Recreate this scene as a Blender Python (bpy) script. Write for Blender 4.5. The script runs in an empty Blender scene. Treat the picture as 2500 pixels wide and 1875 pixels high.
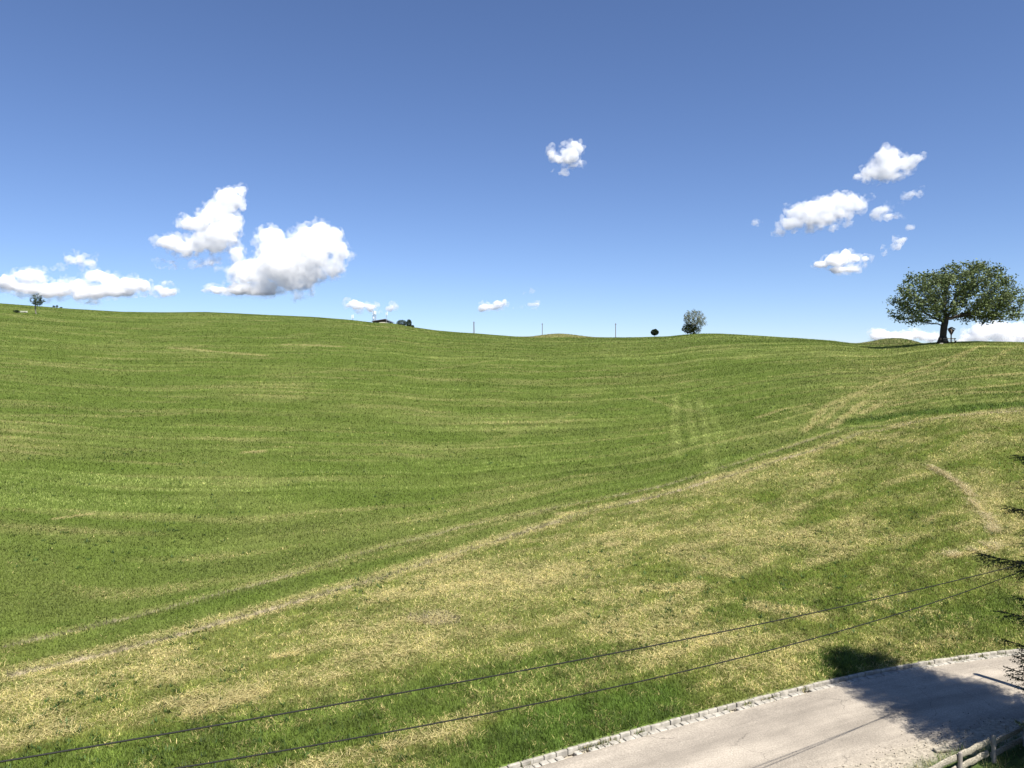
import bpy, math, random
import numpy as np
from mathutils import Vector, noise as mnoise

S = bpy.context.scene
COL = S.collection
R = math.radians
rng = np.random.default_rng(7)
random.seed(7)

# ------------------------------------------------------------------ camera, sky, sun, exposure
F, CX, HV, CAMZ = 1853.0, 1250.0, 890.0, 10.0       # focal length and horizon row on the 2500 x 1875 photograph
cam = bpy.data.cameras.new("camera")
cam.sensor_width = 36.0
cam.lens = F / 2500 * 36
cam.shift_y = -(937.5 - HV) / 2500
cam.clip_end = 60000
camo = bpy.data.objects.new("camera", cam)
camo.location = (0, 0, CAMZ)
camo.rotation_euler = (R(90), 0, 0)
COL.objects.link(camo)
S.camera = camo

SUNV = Vector((.55, -.83, 1.5)).normalized()
SUN_EL = math.asin(SUNV.z)
SUN_ROT = math.atan2(SUNV.x, SUNV.y)

world = bpy.data.worlds.new("World")
S.world = world
world.use_nodes = True
wn, wl = world.node_tree.nodes, world.node_tree.links
sky = wn.new('ShaderNodeTexSky')
sky.sky_type = 'NISHITA'
sky.sun_disc = False
sky.sun_elevation = SUN_EL
sky.sun_rotation = SUN_ROT
sky.altitude = 2000
sky.air_density = 1.0
sky.dust_density = 0.2
sky.ozone_density = 3.0
tint = wn.new('ShaderNodeMix'); tint.data_type = 'RGBA'; tint.blend_type = 'MULTIPLY'; tint.inputs[0].default_value = 1
tint.inputs[7].default_value = (1.14, 1.20, 1.42, 1)     # the photograph's bluer rendering of the sky
wl.new(sky.outputs[0], tint.inputs[6])
wl.new(tint.outputs[2], wn['Background'].inputs[0])
wn['Background'].inputs[1].default_value = 0.055

sun = bpy.data.lights.new("sun", 'SUN')
sun.energy = 5.0
sun.angle = R(0.5)
sun.color = (1.0, 0.955, 0.88)
suno = bpy.data.objects.new("sun", sun)
suno.rotation_euler = (-SUNV).to_track_quat('-Z', 'Y').to_euler()
suno.location = (20, -40, 60)
COL.objects.link(suno)

S.view_settings.view_transform = 'Standard'
S.view_settings.look = 'None'
S.view_settings.gamma = 1.0
S.view_settings.exposure = 0.88
S.render.engine = 'CYCLES'
S.cycles.max_bounces = 50
S.cycles.diffuse_bounces = 3
S.cycles.volume_bounces = 48
S.cycles.transparent_max_bounces = 16
S.cycles.use_denoising = True

# ------------------------------------------------------------------ numpy noise
def _h(ix, iy, seed):
    n = (ix.astype(np.int64) * 374761393 + iy.astype(np.int64) * 668265263 + seed * 974634777) & 0xffffffff
    n = ((n ^ (n >> 13)) * 1274126177) & 0xffffffff
    n = (n ^ (n >> 16)) & 0xffffffff
    return n / 4294967295.0

def vnoise(x, y, seed=0):
    x = np.asarray(x, float); y = np.asarray(y, float)
    ix, iy = np.floor(x), np.floor(y)
    fx, fy = x - ix, y - iy
    fx = fx * fx * (3 - 2 * fx); fy = fy * fy * (3 - 2 * fy)
    a, b = _h(ix, iy, seed), _h(ix + 1, iy, seed)
    c, d = _h(ix, iy + 1, seed), _h(ix + 1, iy + 1, seed)
    return (a * (1 - fx) + b * fx) * (1 - fy) + (c * (1 - fx) + d * fx) * fy

def fbm(x, y, seed=0, o=4):
    s, a, t = 0, .5, 0
    for k in range(o):
        s = s + a * vnoise(x * 2 ** k + 17.3 * k, y * 2 ** k - 9.1 * k, seed + k); t += a; a *= .55
    return s / t

def sstep(a, b, x):
    t = np.clip((x - a) / (b - a), 0, 1)
    return t * t * (3 - 2 * t)

# ------------------------------------------------------------------ the lie of the land
KX = np.array([-60, -30, -10, 0, 2, 4, 6, 8, 10, 12, 14, 16, 18, 21, 25, 32, 45, 90.])
KY = np.array([-14.6, 2.1, 13.25, 18.83, 19.93, 20.97, 21.98, 22.97, 23.9, 24.72, 25.45, 26.05, 26.55, 27.1, 27.5, 27.6, 26.8, 22.])
_fx = np.linspace(-60, 90, 3001)
_fy = np.interp(_fx, KX, KY)
_k = np.ones(61) / 61
_fy[30:-30] = np.convolve(_fy, _k, 'valid')
def kerb_y(x): return np.interp(x, _fx, _fy)
_sl = np.gradient(_fy, _fx)
def kerb_sd(x, y):                        # metres beyond the kerb line, positive on the meadow
    return (y - kerb_y(x)) / np.sqrt(1 + np.interp(x, _fx, _sl) ** 2)

SKY = np.array([(-800, 690), (-300, 722), (0, 741), (81, 747), (163, 753.6), (294, 761.5), (400, 763), (500, 762), (570, 765), (646, 769), (764, 774),
                (852, 781), (911, 788), (960, 790), (1015, 800), (1064, 807), (1120, 812), (1162, 814.5), (1225, 820), (1300, 826.5),
                (1370, 828), (1433, 826.5), (1474, 825), (1560, 824), (1632, 822), (1673, 817.5), (1714, 815), (1760, 815.2), (1842, 820),
                (1950, 827), (2030, 833), (2090, 841), (2140, 845.5), (2195, 844), (2250, 840), (2293, 837), (2385, 834.5), (2500, 837), (2800, 842), (3600, 850)], float)
ts_ = (SKY[:, 0] - CX) / F
es_ = (HV - SKY[:, 1]) / F
RT = np.array([(-1.3, 330), (-.67, 320), (-.4, 330), (-.19, 285), (-.08, 262), (.03, 240), (.17, 232), (.25, 215), (.33, 185), (.43, 152), (.563, 131), (.67, 127), (1.3, 130)])
TT = np.linspace(-1.3, 1.3, 1301)
_E = np.interp(TT, ts_, es_)
_R = np.interp(TT, RT[:, 0], RT[:, 1])
_R[15:-15] = np.convolve(_R, np.ones(31) / 31, 'valid')
_E[2:-2] = np.convolve(_E, np.ones(5) / 5, 'valid')
def _solve_rk():
    out = []
    for t in TT:
        ys = np.linspace(3, 60, 2000)
        g = ys - kerb_y(t * ys)
        i = np.argmax(g > 0)
        out.append(ys[i])
    return np.array(out)
_RK = _solve_rk()
KNOLLS = [((1365 - CX) / F, .040, 300, 70, (HV - 820.5) / F), ((2185 - CX) / F, .068, 205, 30, (HV - 827) / F)]
ROAD_W = 3.8
RUTS = []

def height(x, y):
    x = np.asarray(x, float); y = np.asarray(y, float)
    Y = np.maximum(y, 6.0)
    t = np.clip(x / Y, -1.3, 1.3)
    E = np.interp(t, TT, _E); RR = np.interp(t, TT, _R); rk = np.interp(t, TT, _RK)
    h = CAMZ - .11
    r0 = RR * .42
    D = RR - r0
    k = (h + E * rk) / (2 * D * (RR - rk) - D * D)
    m = E + 2 * k * D
    q = np.maximum(Y - r0, 0)
    qmax = (m + .16) / (2 * k)            # beyond this the back slope stays straight
    drop = np.where(q < qmax, k * q * q, k * qmax * qmax + 2 * k * qmax * (q - qmax))
    z = CAMZ - h + m * (Y - rk) - drop
    z = np.where(z > -25, z, -25 + (z + 25) * .02)
    amp = sstep(2, 25, Y - rk) * (1 - .85 * sstep(.45, .8, Y / RR))
    z = z + amp * ((fbm(x / 17, y / 17, 3) - .5) * .55 + (fbm(x / 4.2, y / 4.2, 5) - .5) * .16)
    for P in RUTS:                        # wheel ruts of the field track
        if len(x) > 20: z = z - .07 * np.exp(-(pdist(x, y, P) / .20) ** 2)
    for kt, kw, ky, ks, ke in KNOLLS:     # low knolls behind the crest
        top = CAMZ + ke * ky
        g = np.exp(-((t - kt) / kw) ** 2) * np.exp(-((Y - ky) / ks) ** 2) * (Y > RR)
        bl = sstep(0, 25, Y - RR)
        z = z + np.maximum(top - z, 0) * g * bl
    sd = kerb_sd(x, y)
    near = np.where(sd > -ROAD_W + 1.3, -.10, 0.012 + (fbm(x / 1.3, y / 1.3, 9) - .5) * .03 - .035 * np.clip(-sd - 5.6, 0, 20))
    z = np.where(sd > 0, np.maximum(z, .095), near)
    return z

_ys = np.exp(np.linspace(np.log(5), np.log(600), 6000))
def ground_at(u, v):                      # where the sight line of a photograph pixel meets the ground
    t = (u - CX) / F; e = (HV - v) / F
    zz = height(t * _ys, _ys) - CAMZ
    i = int(np.argmax(zz >= e * _ys - 1e-6))
    return (t * _ys[i], _ys[i])
def on_ground(x, y): return float(height(np.array([x]), np.array([y]))[0])
def crest(u, extra=0):                    # a point on the skyline (or metres behind it)
    t = (u - CX) / F
    Y = float(np.interp(t, TT, _R)) + extra
    return t * Y, Y

def polyline(px): return np.array([ground_at(*p) for p in px])
def pdist(x, y, P):                       # distance to a polyline and position along it
    best = np.full(x.shape, 1e9)
    for a, b in zip(P[:-1], P[1:]):
        d = b - a; L2 = float(d @ d) + 1e-9
        s = np.clip(((x - a[0]) * d[0] + (y - a[1]) * d[1]) / L2, 0, 1)
        best = np.minimum(best, np.hypot(x - a[0] - s * d[0], y - a[1] - s * d[1]))
    return best

RUT_LOW = polyline([(34, 1645), (230, 1600), (450, 1543), (680, 1480), (900, 1418), (1130, 1345), (1300, 1290), (1408, 1256), (1582, 1215), (1712, 1180), (1886, 1128), (2021, 1087), (2103, 1055), (2222, 1033), (2500, 1003), (2800, 975)])
RUT_UP = polyline([(19, 1574), (269, 1517), (700, 1405), (1130, 1283), (1360, 1237), (1598, 1190), (1772, 1139), (1951, 1082), (2103, 1041), (2293, 1020), (2500, 995), (2800, 967)])
RUTS += [RUT_LOW, RUT_UP]
WINDROWS = [(polyline(p), w, s) for p, w, s in [
    ([(2269, 1139), (2310, 1160), (2351, 1187), (2372, 1211)], .22, .95), ([(2369, 1220), (2405, 1251), (2426, 1287), (2423, 1299)], .22, .95),
    ([(2321, 1359), (2369, 1350), (2438, 1329)], .28, 1.0), ([(135, 1267), (180, 1261), (225, 1255)], .22, .8), 
    ([(1360, 1255), (1395, 1253)], .3, 1.0), ([(670, 1603), (735, 1592)], .2, .95), ([(1170, 1400), (1190, 1397)], .3, .8), ([(1480, 1330), (1510, 1326)], .35, .9),
    ([(2140, 1472), (2165, 1485)], .15, 1.0), ([(1030, 1515), (1090, 1510)], .5, .75), ([(950, 1820), (1010, 1805)], .35, .7),
    ([(480, 1735), (640, 1690)], .45, .75), ([(1590, 1535), (1660, 1530)], .4, .6), ([(595, 1105), (640, 1102)], .35, .7),
    ([(1962, 1055), (2021, 990), (2163, 930), (2244, 903), (2331, 870), (2407, 843)], .55, .42), ([(2000, 1039), (2070, 974), (2190, 936), (2304, 898), (2380, 851)], .45, .38), ([(2027, 1044), (2114, 979), (2222, 974), (2500, 957)], .5, .45),
    ([(2103, 1011), (2146, 990), (2222, 984)], .5, .5), ([(2222, 963), (2360, 950), (2500, 936)], .5, .42), ([(2195, 941), (2340, 925), (2500, 911)], .7, .48), ([(2417, 881), (2500, 841)], .6, .35), ([(2358, 903), (2500, 887)], .6, .4), ([(1850, 1020), (1910, 1000), (1990, 985)], .4, .4), ([(2140, 925), (2260, 905), (2330, 905)], .5, .45),
    ([(1647, 970), (1650, 1030), (1644, 1040), (1655, 1110)], .7, .16), ([(1680, 975), (1684, 1020), (1697, 1080)], .6, .14), ([(1705, 974), (1722, 1040), (1736, 1140)], .8, .16), ([(1560, 965), (1636, 990), (1701, 1006)], .5, .34),
    ([(1000, 1115), (1130, 1100), (1250, 1060), (1400, 1010)], .8, .22), ([(1850, 1480), (1990, 1500)], .7, .45), ([(2420, 1240), (2500, 1262)], .6, .6), ([(1540, 1440), (1700, 1430)], .6, .45),
    ([(1450, 1310), (1800, 1290)], .5, .4), ([(420, 850), (640, 868)], 1.3, .4), ([(700, 842), (830, 846)], 1.5, .4), ([(1100, 800), (1270, 812)], 1.5, .2), ([(940, 800), (1060, 812)], 2.0, .6), ([(850, 790), (930, 797)], 2.0, .5),
    ([(0, 885), (430, 905)], .8, .3), ([(0, 1015), (450, 1010)], .7, .3), ([(560, 920), (1020, 905), (1200, 880)], .9, .28), ([(300, 1000), (620, 1005)], .7, .25), ([(900, 835), (1300, 840)], 1.2, .3)]]
TRX = np.concatenate([RUT_LOW[:, 0]]); TRY = RUT_LOW[:, 1]
_o = np.argsort(TRX)
def track_y(x): return np.interp(x, TRX[_o], TRY[_o])
GREENS = [(polyline(p), w, s) for p, w, s in [
    ([(2080, 1030), (2180, 1015), (2300, 1005), (2500, 985)], .9, 1.0), ([(1750, 1490), (2000, 1470), (2300, 1480)], .8, .6), ([(2280, 1530), (2500, 1480)], 1.0, .7),
    ([(2250, 1560), (2500, 1520)], .8, .6), ([(560, 1790), (800, 1760), (1250, 1680)], .5, .6), ([(1250, 1500), (1500, 1480)], .6, .35), ([(1020, 1730), (1300, 1670)], .4, .5),
    ([(0, 1545), (269, 1520)], .3, .5), ([(1730, 1600), (2050, 1560)], .4, .4), ([(1880, 1230), (2000, 1225)], .8, .4), ([(1850, 1330), (2000, 1340)], .7, .35), ([(2230, 1170), (2330, 1215)], .8, .4)]]

def meadow(x, y):
    """dryness 0..1 (share of straw), soil 0..1, lushness 0..1 at points of the meadow"""
    a = y - track_y(x)                                        # metres uphill of the lower rut
    sd = kerb_sd(x, y)
    A = y - (track_y(x) - 36) * np.exp(-np.maximum(a, 0) / 20.)  # mowing swaths follow the track near it, the contour far off
    st1 = fbm(x * .035 + 5, A * .42, 31, 3)
    st2 = fbm(x * .09, A * 1.1, 41, 3)
    st3 = fbm(x * .02, A * .14, 51, 3)
    base_up = .03 + .12 * sstep(.55, .82, st1) * (0.4 + .9 * st3) + .26 * sstep(.54, .80, st2) + .10 * sstep(.5, .72, fbm(x / 9, y / 9, 61))
    right = sstep(.33, .50, x / np.maximum(y, 1)) * sstep(4, 14, a) * (1 - sstep(45, 75, a))
    base_up = base_up + .20 * right * (.3 + 1.2 * st1)
    al, ac = .84 * x + .54 * y, -.54 * x + .84 * y
    f1 = fbm(al / 6.5, ac / 1.7, 71, 4); f2 = fbm(al / 1.9, ac / .62, 81, 4); f3 = fbm(x / 9, y / 6, 75, 2)
    base_dn = .115 + .30 * sstep(.36, .66, f1) - .02 * sstep(4, 12, x) + .30 * sstep(.42, .68, f2) + .55 * (f3 - .5)
    leftdry = (1 - sstep(-9, 2, x)) * sstep(.8, 2.5, -a) * sstep(1.5, 4, sd + .1 * x + 1.5)
    base_dn = base_dn + .05 * leftdry
    w = sstep(-1.2, 2.0, a + (f2 - .5) * 1.5)
    dry = base_dn * (1 - w) + base_up * w
    lush = .85 * (1 - sstep(.7, 1.9, sd + (f1 - .5) * 2.6)) * sstep(-6, 1, x) * (1 - .85 * sstep(4.5, 6, x) * (1 - sstep(9.0, 10.5, x))) * (1 - .55 * sstep(10, 12, x))
    lush = np.maximum(lush, .6 * (1 - sstep(2, 4.0, np.abs(sd - 3.4) * 2.2 + (f1 - .5) * 5)) * (1 - sstep(2, 6, x)))
    for P, wd, s in GREENS:
        lush = np.maximum(lush, s * (.55 if wd < .85 and s < .95 else .8) * (1 - sstep(.35, 1.25, pdist(x, y, P) / wd + (f2 - .5) * 1.0)))
    dry = dry * (1 - .85 * lush)
    soil = np.zeros_like(x)
    tt = x / np.maximum(y, 1)
    far = y > np.interp(np.clip(tt, -1.3, 1.3), TT, _R) * 1.04
    dry = np.where(far & (tt < .25), .5, np.where(far, .30, dry))     # unmown drier knolls behind the crest
    crumb = vnoise(x * 2.2, y * 2.2, 91)
    fade = (.15 + .85 * sstep(.36, .62, fbm(x / 4., y / 4., 95))) * (.78 + .22 * (1 - sstep(5, 14, x)))
    for P, wd, s in ((RUT_LOW, .17, .85), (RUT_UP, .13, .55)):
        d = pdist(x, y, P)
        c = (1 - sstep(.5, 1.2, d / wd + (crumb - .5) * .9))
        soil = np.maximum(soil, c * s * fade)
        sh = (1 - sstep(.6, 1.6, np.abs(d - wd * 1.7) / (wd * 1.2)))
        dry = dry + sh * .34 * s
    d1 = pdist(x, y, GRAY); soil = np.maximum(soil, .42 * (1 - sstep(.35, 1.1, d1 / .55 + (crumb - .5) * .9)))
    for P, wd, s in WINDROWS:
        d = pdist(x, y, P)
        dry = np.maximum(dry, s * (1.5 if .34 < s < .6 else 1) * (1 - sstep(.25, 1.15, d / wd + (f2 - .5) * 1.1)))
    sk = .5 * sstep(.28, .72, vnoise(x * .06 + 9, A * 2.8, 131)) + .5 * sstep(.28, .72, vnoise(x * .04 + 3, A * 1.05, 133))
    skf = .5 * sstep(.3, .7, vnoise(x * .018 + 7, A * .42, 134)) + .5 * sstep(.3, .7, vnoise(x * .024 + 1, A * .85, 135))
    wf = sstep(45, 110, y)
    tone = 1 + (.58 * (sk - .5) * (1 - .6 * wf) + .58 * (skf - .5) * (.25 + .75 * wf) + .16 * (st3 - .5)) * w
    for P in TYRES: tone = tone * (1 + .34 * (1 - sstep(.4, 1.2, pdist(x, y, P) / .38 + (f2 - .5) * .35)))
    tone = tone * (1 - .34 * (1 - sstep(.4, 1.3, pdist(x, y, GREENS[0][0]) / 1.1 + (f2 - .5))))     # rank dark grass above the track, its self-shadowing painted into the tone
    return np.clip(dry, 0, 1), np.clip(soil, 0, 1), np.clip(lush, 0, 1), tone
TYRES = [polyline(p) for p in ([(1650, 965), (1648, 1030), (1655, 1120)], [(1680, 975), (1684, 1020), (1699, 1090)], [(1705, 974), (1722, 1040), (1740, 1145)], [(1728, 985), (1756, 1060), (1768, 1120)])]
GRAY = polyline([(1040, 1512), (1080, 1508)])

# ------------------------------------------------------------------ materials
def mat(name):
    m = bpy.data.materials.new(name); m.use_nodes = True
    return m, m.node_tree.nodes, m.node_tree.links, m.node_tree.nodes['Principled BSDF']

def simple_mat(name, col, rough=.8, var=.25, scale=6., spec=.25, bump=0., col2=None, stretch=None):
    m, n, l, b = mat(name)
    tc = n.new('ShaderNodeTexCoord'); ns = n.new('ShaderNodeTexNoise')
    ns.inputs['Scale'].default_value = scale; ns.inputs['Detail'].default_value = 5
    if stretch:
        mp = n.new('ShaderNodeMapping'); mp.inputs['Scale'].default_value = stretch
        l.new(tc.outputs['Object'], mp.inputs[0]); l.new(mp.outputs[0], ns.inputs['Vector'])
    else:
        l.new(tc.outputs['Object'], ns.inputs['Vector'])
    cr = n.new('ShaderNodeValToRGB')
    c2 = col2 or tuple(c * (1 + var) for c in col)
    c1 = tuple(c * (1 - var) for c in col)
    cr.color_ramp.elements[0].position = .3; cr.color_ramp.elements[1].position = .7
    cr.color_ramp.elements[0].color = (*c1, 1); cr.color_ramp.elements[1].color = (*c2, 1)
    l.new(ns.outputs['Fac'], cr.inputs[0]); l.new(cr.outputs[0], b.inputs['Base Color'])
    b.inputs['Roughness'].default_value = rough; b.inputs['Specular IOR Level'].default_value = spec
    if bump:
        bp = n.new('ShaderNodeBump'); bp.inputs['Strength'].default_value = bump; bp.inputs['Distance'].default_value = .02
        l.new(ns.outputs['Fac'], bp.inputs['Height']); l.new(bp.outputs[0], b.inputs['Normal'])
    return m

def leaf_mat(name, trans=.3, col=None, var=.35):
    """thin leaves and blades: colour from the mesh's own attribute, or one colour with variation per leaf"""
    m, n, l, b = mat(name)
    at = n.new('ShaderNodeAttribute'); at.attribute_name = 'col'
    b.inputs['Roughness'].default_value = .55; b.inputs['Specular IOR Level'].default_value = .18
    tr = n.new('ShaderNodeBsdfTranslucent'); mx = n.new('ShaderNodeMixShader'); mx.inputs[0].default_value = trans
    l.new(at.outputs['Color'], b.inputs['Base Color']); l.new(at.outputs['Color'], tr.inputs[0])
    l.new(b.outputs[0], mx.inputs[1]); l.new(tr.outputs[0], mx.inputs[2])
    l.new(mx.outputs[0], n['Material Output'].inputs[0])
    return m

M_LEAF = leaf_mat('foliage', .28)
M_GRASS = leaf_mat('grass_blades', .25)
M_BARK = simple_mat('dark_bark', (.055, .045, .036), .9, .4, 5, bump=.6, stretch=(3, 3, .6))
M_BARK_PALE = simple_mat('grey_bark', (.20, .18, .15), .9, .3, 5, bump=.4, stretch=(3, 3, .6))
M_WOOD = simple_mat('weathered_wood', (.27, .245, .19), .85, .45, 4, bump=.8, col2=(.40, .36, .28), stretch=(1.2, 9, 9))
M_WOOD_DARK = simple_mat('dark_stained_wood', (.07, .05, .04), .8, .3, 4)
M_POST = simple_mat('grey_post_wood', (.26, .23, .20), .85, .3, 5, bump=.5, stretch=(7, 7, 1))
M_POLE = simple_mat('tarred_pole_wood', (.12, .09, .07), .85, .3, 5, bump=.3, stretch=(7, 7, 1))
M_WIRE = simple_mat('black_cable', (.012, .012, .010), .6, .15, 20, spec=.25)
M_STEEL = simple_mat('galvanised_steel', (.30, .31, .33), .5, .15, 5, spec=.5)
M_WHITE = simple_mat('white_antenna_housing', (.80, .80, .80), .4, .04, 5, spec=.5)
M_ROOF = simple_mat('brown_roof_tiles', (.13, .085, .08), .8, .25, 3)
M_PLASTER = simple_mat('pale_plaster', (.55, .50, .40), .9, .1, 3)
M_STONE = simple_mat('pale_stone', (.26, .25, .22), .9, .25, 5, bump=.5)
M_FIGURE = simple_mat('carved_figure', (.45, .36, .27), .7, .2, 8)

def ground_mat():
    m, n, l, b = mat('meadow_soil_and_turf')
    at = n.new('ShaderNodeAttribute'); at.attribute_name = 'col'
    g = n.new('ShaderNodeNewGeometry')
    n1 = n.new('ShaderNodeTexNoise'); n1.inputs['Scale'].default_value = 9; n1.inputs['Detail'].default_value = 6; n1.inputs['Roughness'].default_value = .7
    l.new(g.outputs['Position'], n1.inputs['Vector'])
    mr = n.new('ShaderNodeMapRange'); mr.inputs[1].default_value = .3; mr.inputs[2].default_value = .7; mr.inputs[3].default_value = .55; mr.inputs[4].default_value = 1.45
    l.new(n1.outputs['Fac'], mr.inputs[0])
    mx = n.new('ShaderNodeMix'); mx.data_type = 'RGBA'; mx.blend_type = 'MULTIPLY'; mx.inputs[0].default_value = 1
    l.new(at.outputs['Color'], mx.inputs[6]); l.new(mr.outputs[0], mx.inputs[7]); l.new(mx.outputs[2], b.inputs['Base Color'])
    bp = n.new('ShaderNodeBump'); bp.inputs['Strength'].default_value = .5; bp.inputs['Distance'].default_value = .05
    l.new(n1.outputs['Fac'], bp.inputs['Height']); l.new(bp.outputs[0], b.inputs['Normal'])
    b.inputs['Roughness'].default_value = .95; b.inputs['Specular IOR Level'].default_value = .05
    return m

def asphalt_mat():
    m, n, l, b = mat('old_pale_asphalt')
    g = n.new('ShaderNodeNewGeometry'); uv = n.new('ShaderNodeUVMap'); uv.uv_map = 'road'
    def noise(scale, det, vec=None, rough=.6):
        t = n.new('ShaderNodeTexNoise'); t.inputs['Scale'].default_value = scale; t.inputs['Detail'].default_value = det; t.inputs['Roughness'].default_value = rough
        l.new(vec or g.outputs['Position'], t.inputs['Vector']); return t
    def ramp(src, p0, p1, c0, c1):
        r = n.new('ShaderNodeMapRange'); r.inputs[1].default_value = p0; r.inputs[2].default_value = p1; r.inputs[3].default_value = c0; r.inputs[4].default_value = c1
        l.new(src, r.inputs[0]); return r.outputs[0]
    def math_(op, a, b_):
        t = n.new('ShaderNodeMath'); t.operation = op
        for i, v in enumerate((a, b_)):
            if isinstance(v, (int, float)): t.inputs[i].default_value = v
            else: l.new(v, t.inputs[i])
        return t.outputs[0]
    mp = n.new('ShaderNodeMapping'); mp.inputs['Scale'].default_value = (.14, 1.1, 1); l.new(uv.outputs[0], mp.inputs[0])
    lanes = noise(1.0, 4, mp.outputs[0])
    speck = noise(24, 3, None, .85); mott = noise(1.4, 5)
    v = math_('MULTIPLY', ramp(lanes.outputs['Fac'], .35, .65, .76, 1.18), ramp(speck.outputs['Fac'], .3, .7, .68, 1.32))
    v = math_('MULTIPLY', v, ramp(mott.outputs['Fac'], .3, .7, .90, 1.08))
    dist = noise(2.2, 4)
    va = n.new('ShaderNodeVectorMath'); va.operation = 'MULTIPLY_ADD'; va.inputs[1].default_value = (.55, .55, 0)
    l.new(dist.outputs['Color'], va.inputs[0]); l.new(g.outputs['Position'], va.inputs[2])
    vo = n.new('ShaderNodeTexVoronoi'); vo.feature = 'DISTANCE_TO_EDGE'; vo.inputs['Scale'].default_value = .5
    l.new(va.outputs[0], vo.inputs['Vector'])
    crack = ramp(vo.outputs['Distance'], .002, .008, 1, 0)
    part = ramp(noise(.55, 2).outputs['Fac'], .52, .60, 0, 1)
    crack = math_('MULTIPLY', crack, part)
    v = math_('MULTIPLY', v, math_('SUBTRACT', 1, math_('MULTIPLY', crack, .42)))
    cm = n.new('ShaderNodeMix'); cm.data_type = 'RGBA'; cm.blend_type = 'MULTIPLY'; cm.inputs[0].default_value = 1
    cm.inputs[6].default_value = (.325, .284, .228, 1)
    l.new(v, cm.inputs[7]); l.new(cm.outputs[2], b.inputs['Base Color'])
    bp = n.new('ShaderNodeBump'); bp.inputs['Strength'].default_value = .35; bp.inputs['Distance'].default_value = .01
    l.new(speck.outputs['Fac'], bp.inputs['Height']); l.new(bp.outputs[0], b.inputs['Normal'])
    b.inputs['Roughness'].default_value = .85; b.inputs['Specular IOR Level'].default_value = .2
    return m

# ------------------------------------------------------------------ mesh helpers
def mesh_obj(name, verts, faces, m, parent=None, col=None, smooth=False, link=True):
    """verts (n,3); faces an (m,3) or (m,4) array or a list of tuples; col per vertex (n,3)"""
    me = bpy.data.meshes.new(name)
    verts = np.asarray(verts, np.float32)
    if isinstance(faces, np.ndarray):
        nf, k = faces.shape
        me.vertices.add(len(verts)); me.vertices.foreach_set('co', verts.ravel())
        me.loops.add(nf * k); me.loops.foreach_set('vertex_index', faces.astype(np.int32).ravel())
        me.polygons.add(nf); me.polygons.foreach_set('loop_start', np.arange(0, nf * k, k, dtype=np.int32))
        me.update(calc_edges=True)
    else:
        me.from_pydata(verts.tolist(), [], faces)
    if col is not None:
        a = me.attributes.new('col', 'FLOAT_COLOR', 'POINT')
        c4 = np.ones((len(verts), 4), np.float32); c4[:, :3] = col
        a.data.foreach_set('color', c4.ravel())
    if smooth: me.polygons.foreach_set('use_smooth', np.ones(len(me.polygons), bool))
    me.materials.append(m)
    o = bpy.data.objects.new(name, me)
    if link: COL.objects.link(o)
    if parent: o.parent = parent
    return o

def tag(o, label=None, cat=None, group=None, kind=None):
    if label: o['label'] = label
    if cat: o['category'] = cat
    if group: o['group'] = group
    if kind: o['kind'] = kind
    return o

def empty(name, loc, label, cat, group=None, rz=0):
    o = bpy.data.objects.new(name, None); o.location = loc; o.rotation_euler = (0, 0, rz)
    o.empty_display_size = .3
    COL.objects.link(o)
    return tag(o, label, cat, group)

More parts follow.
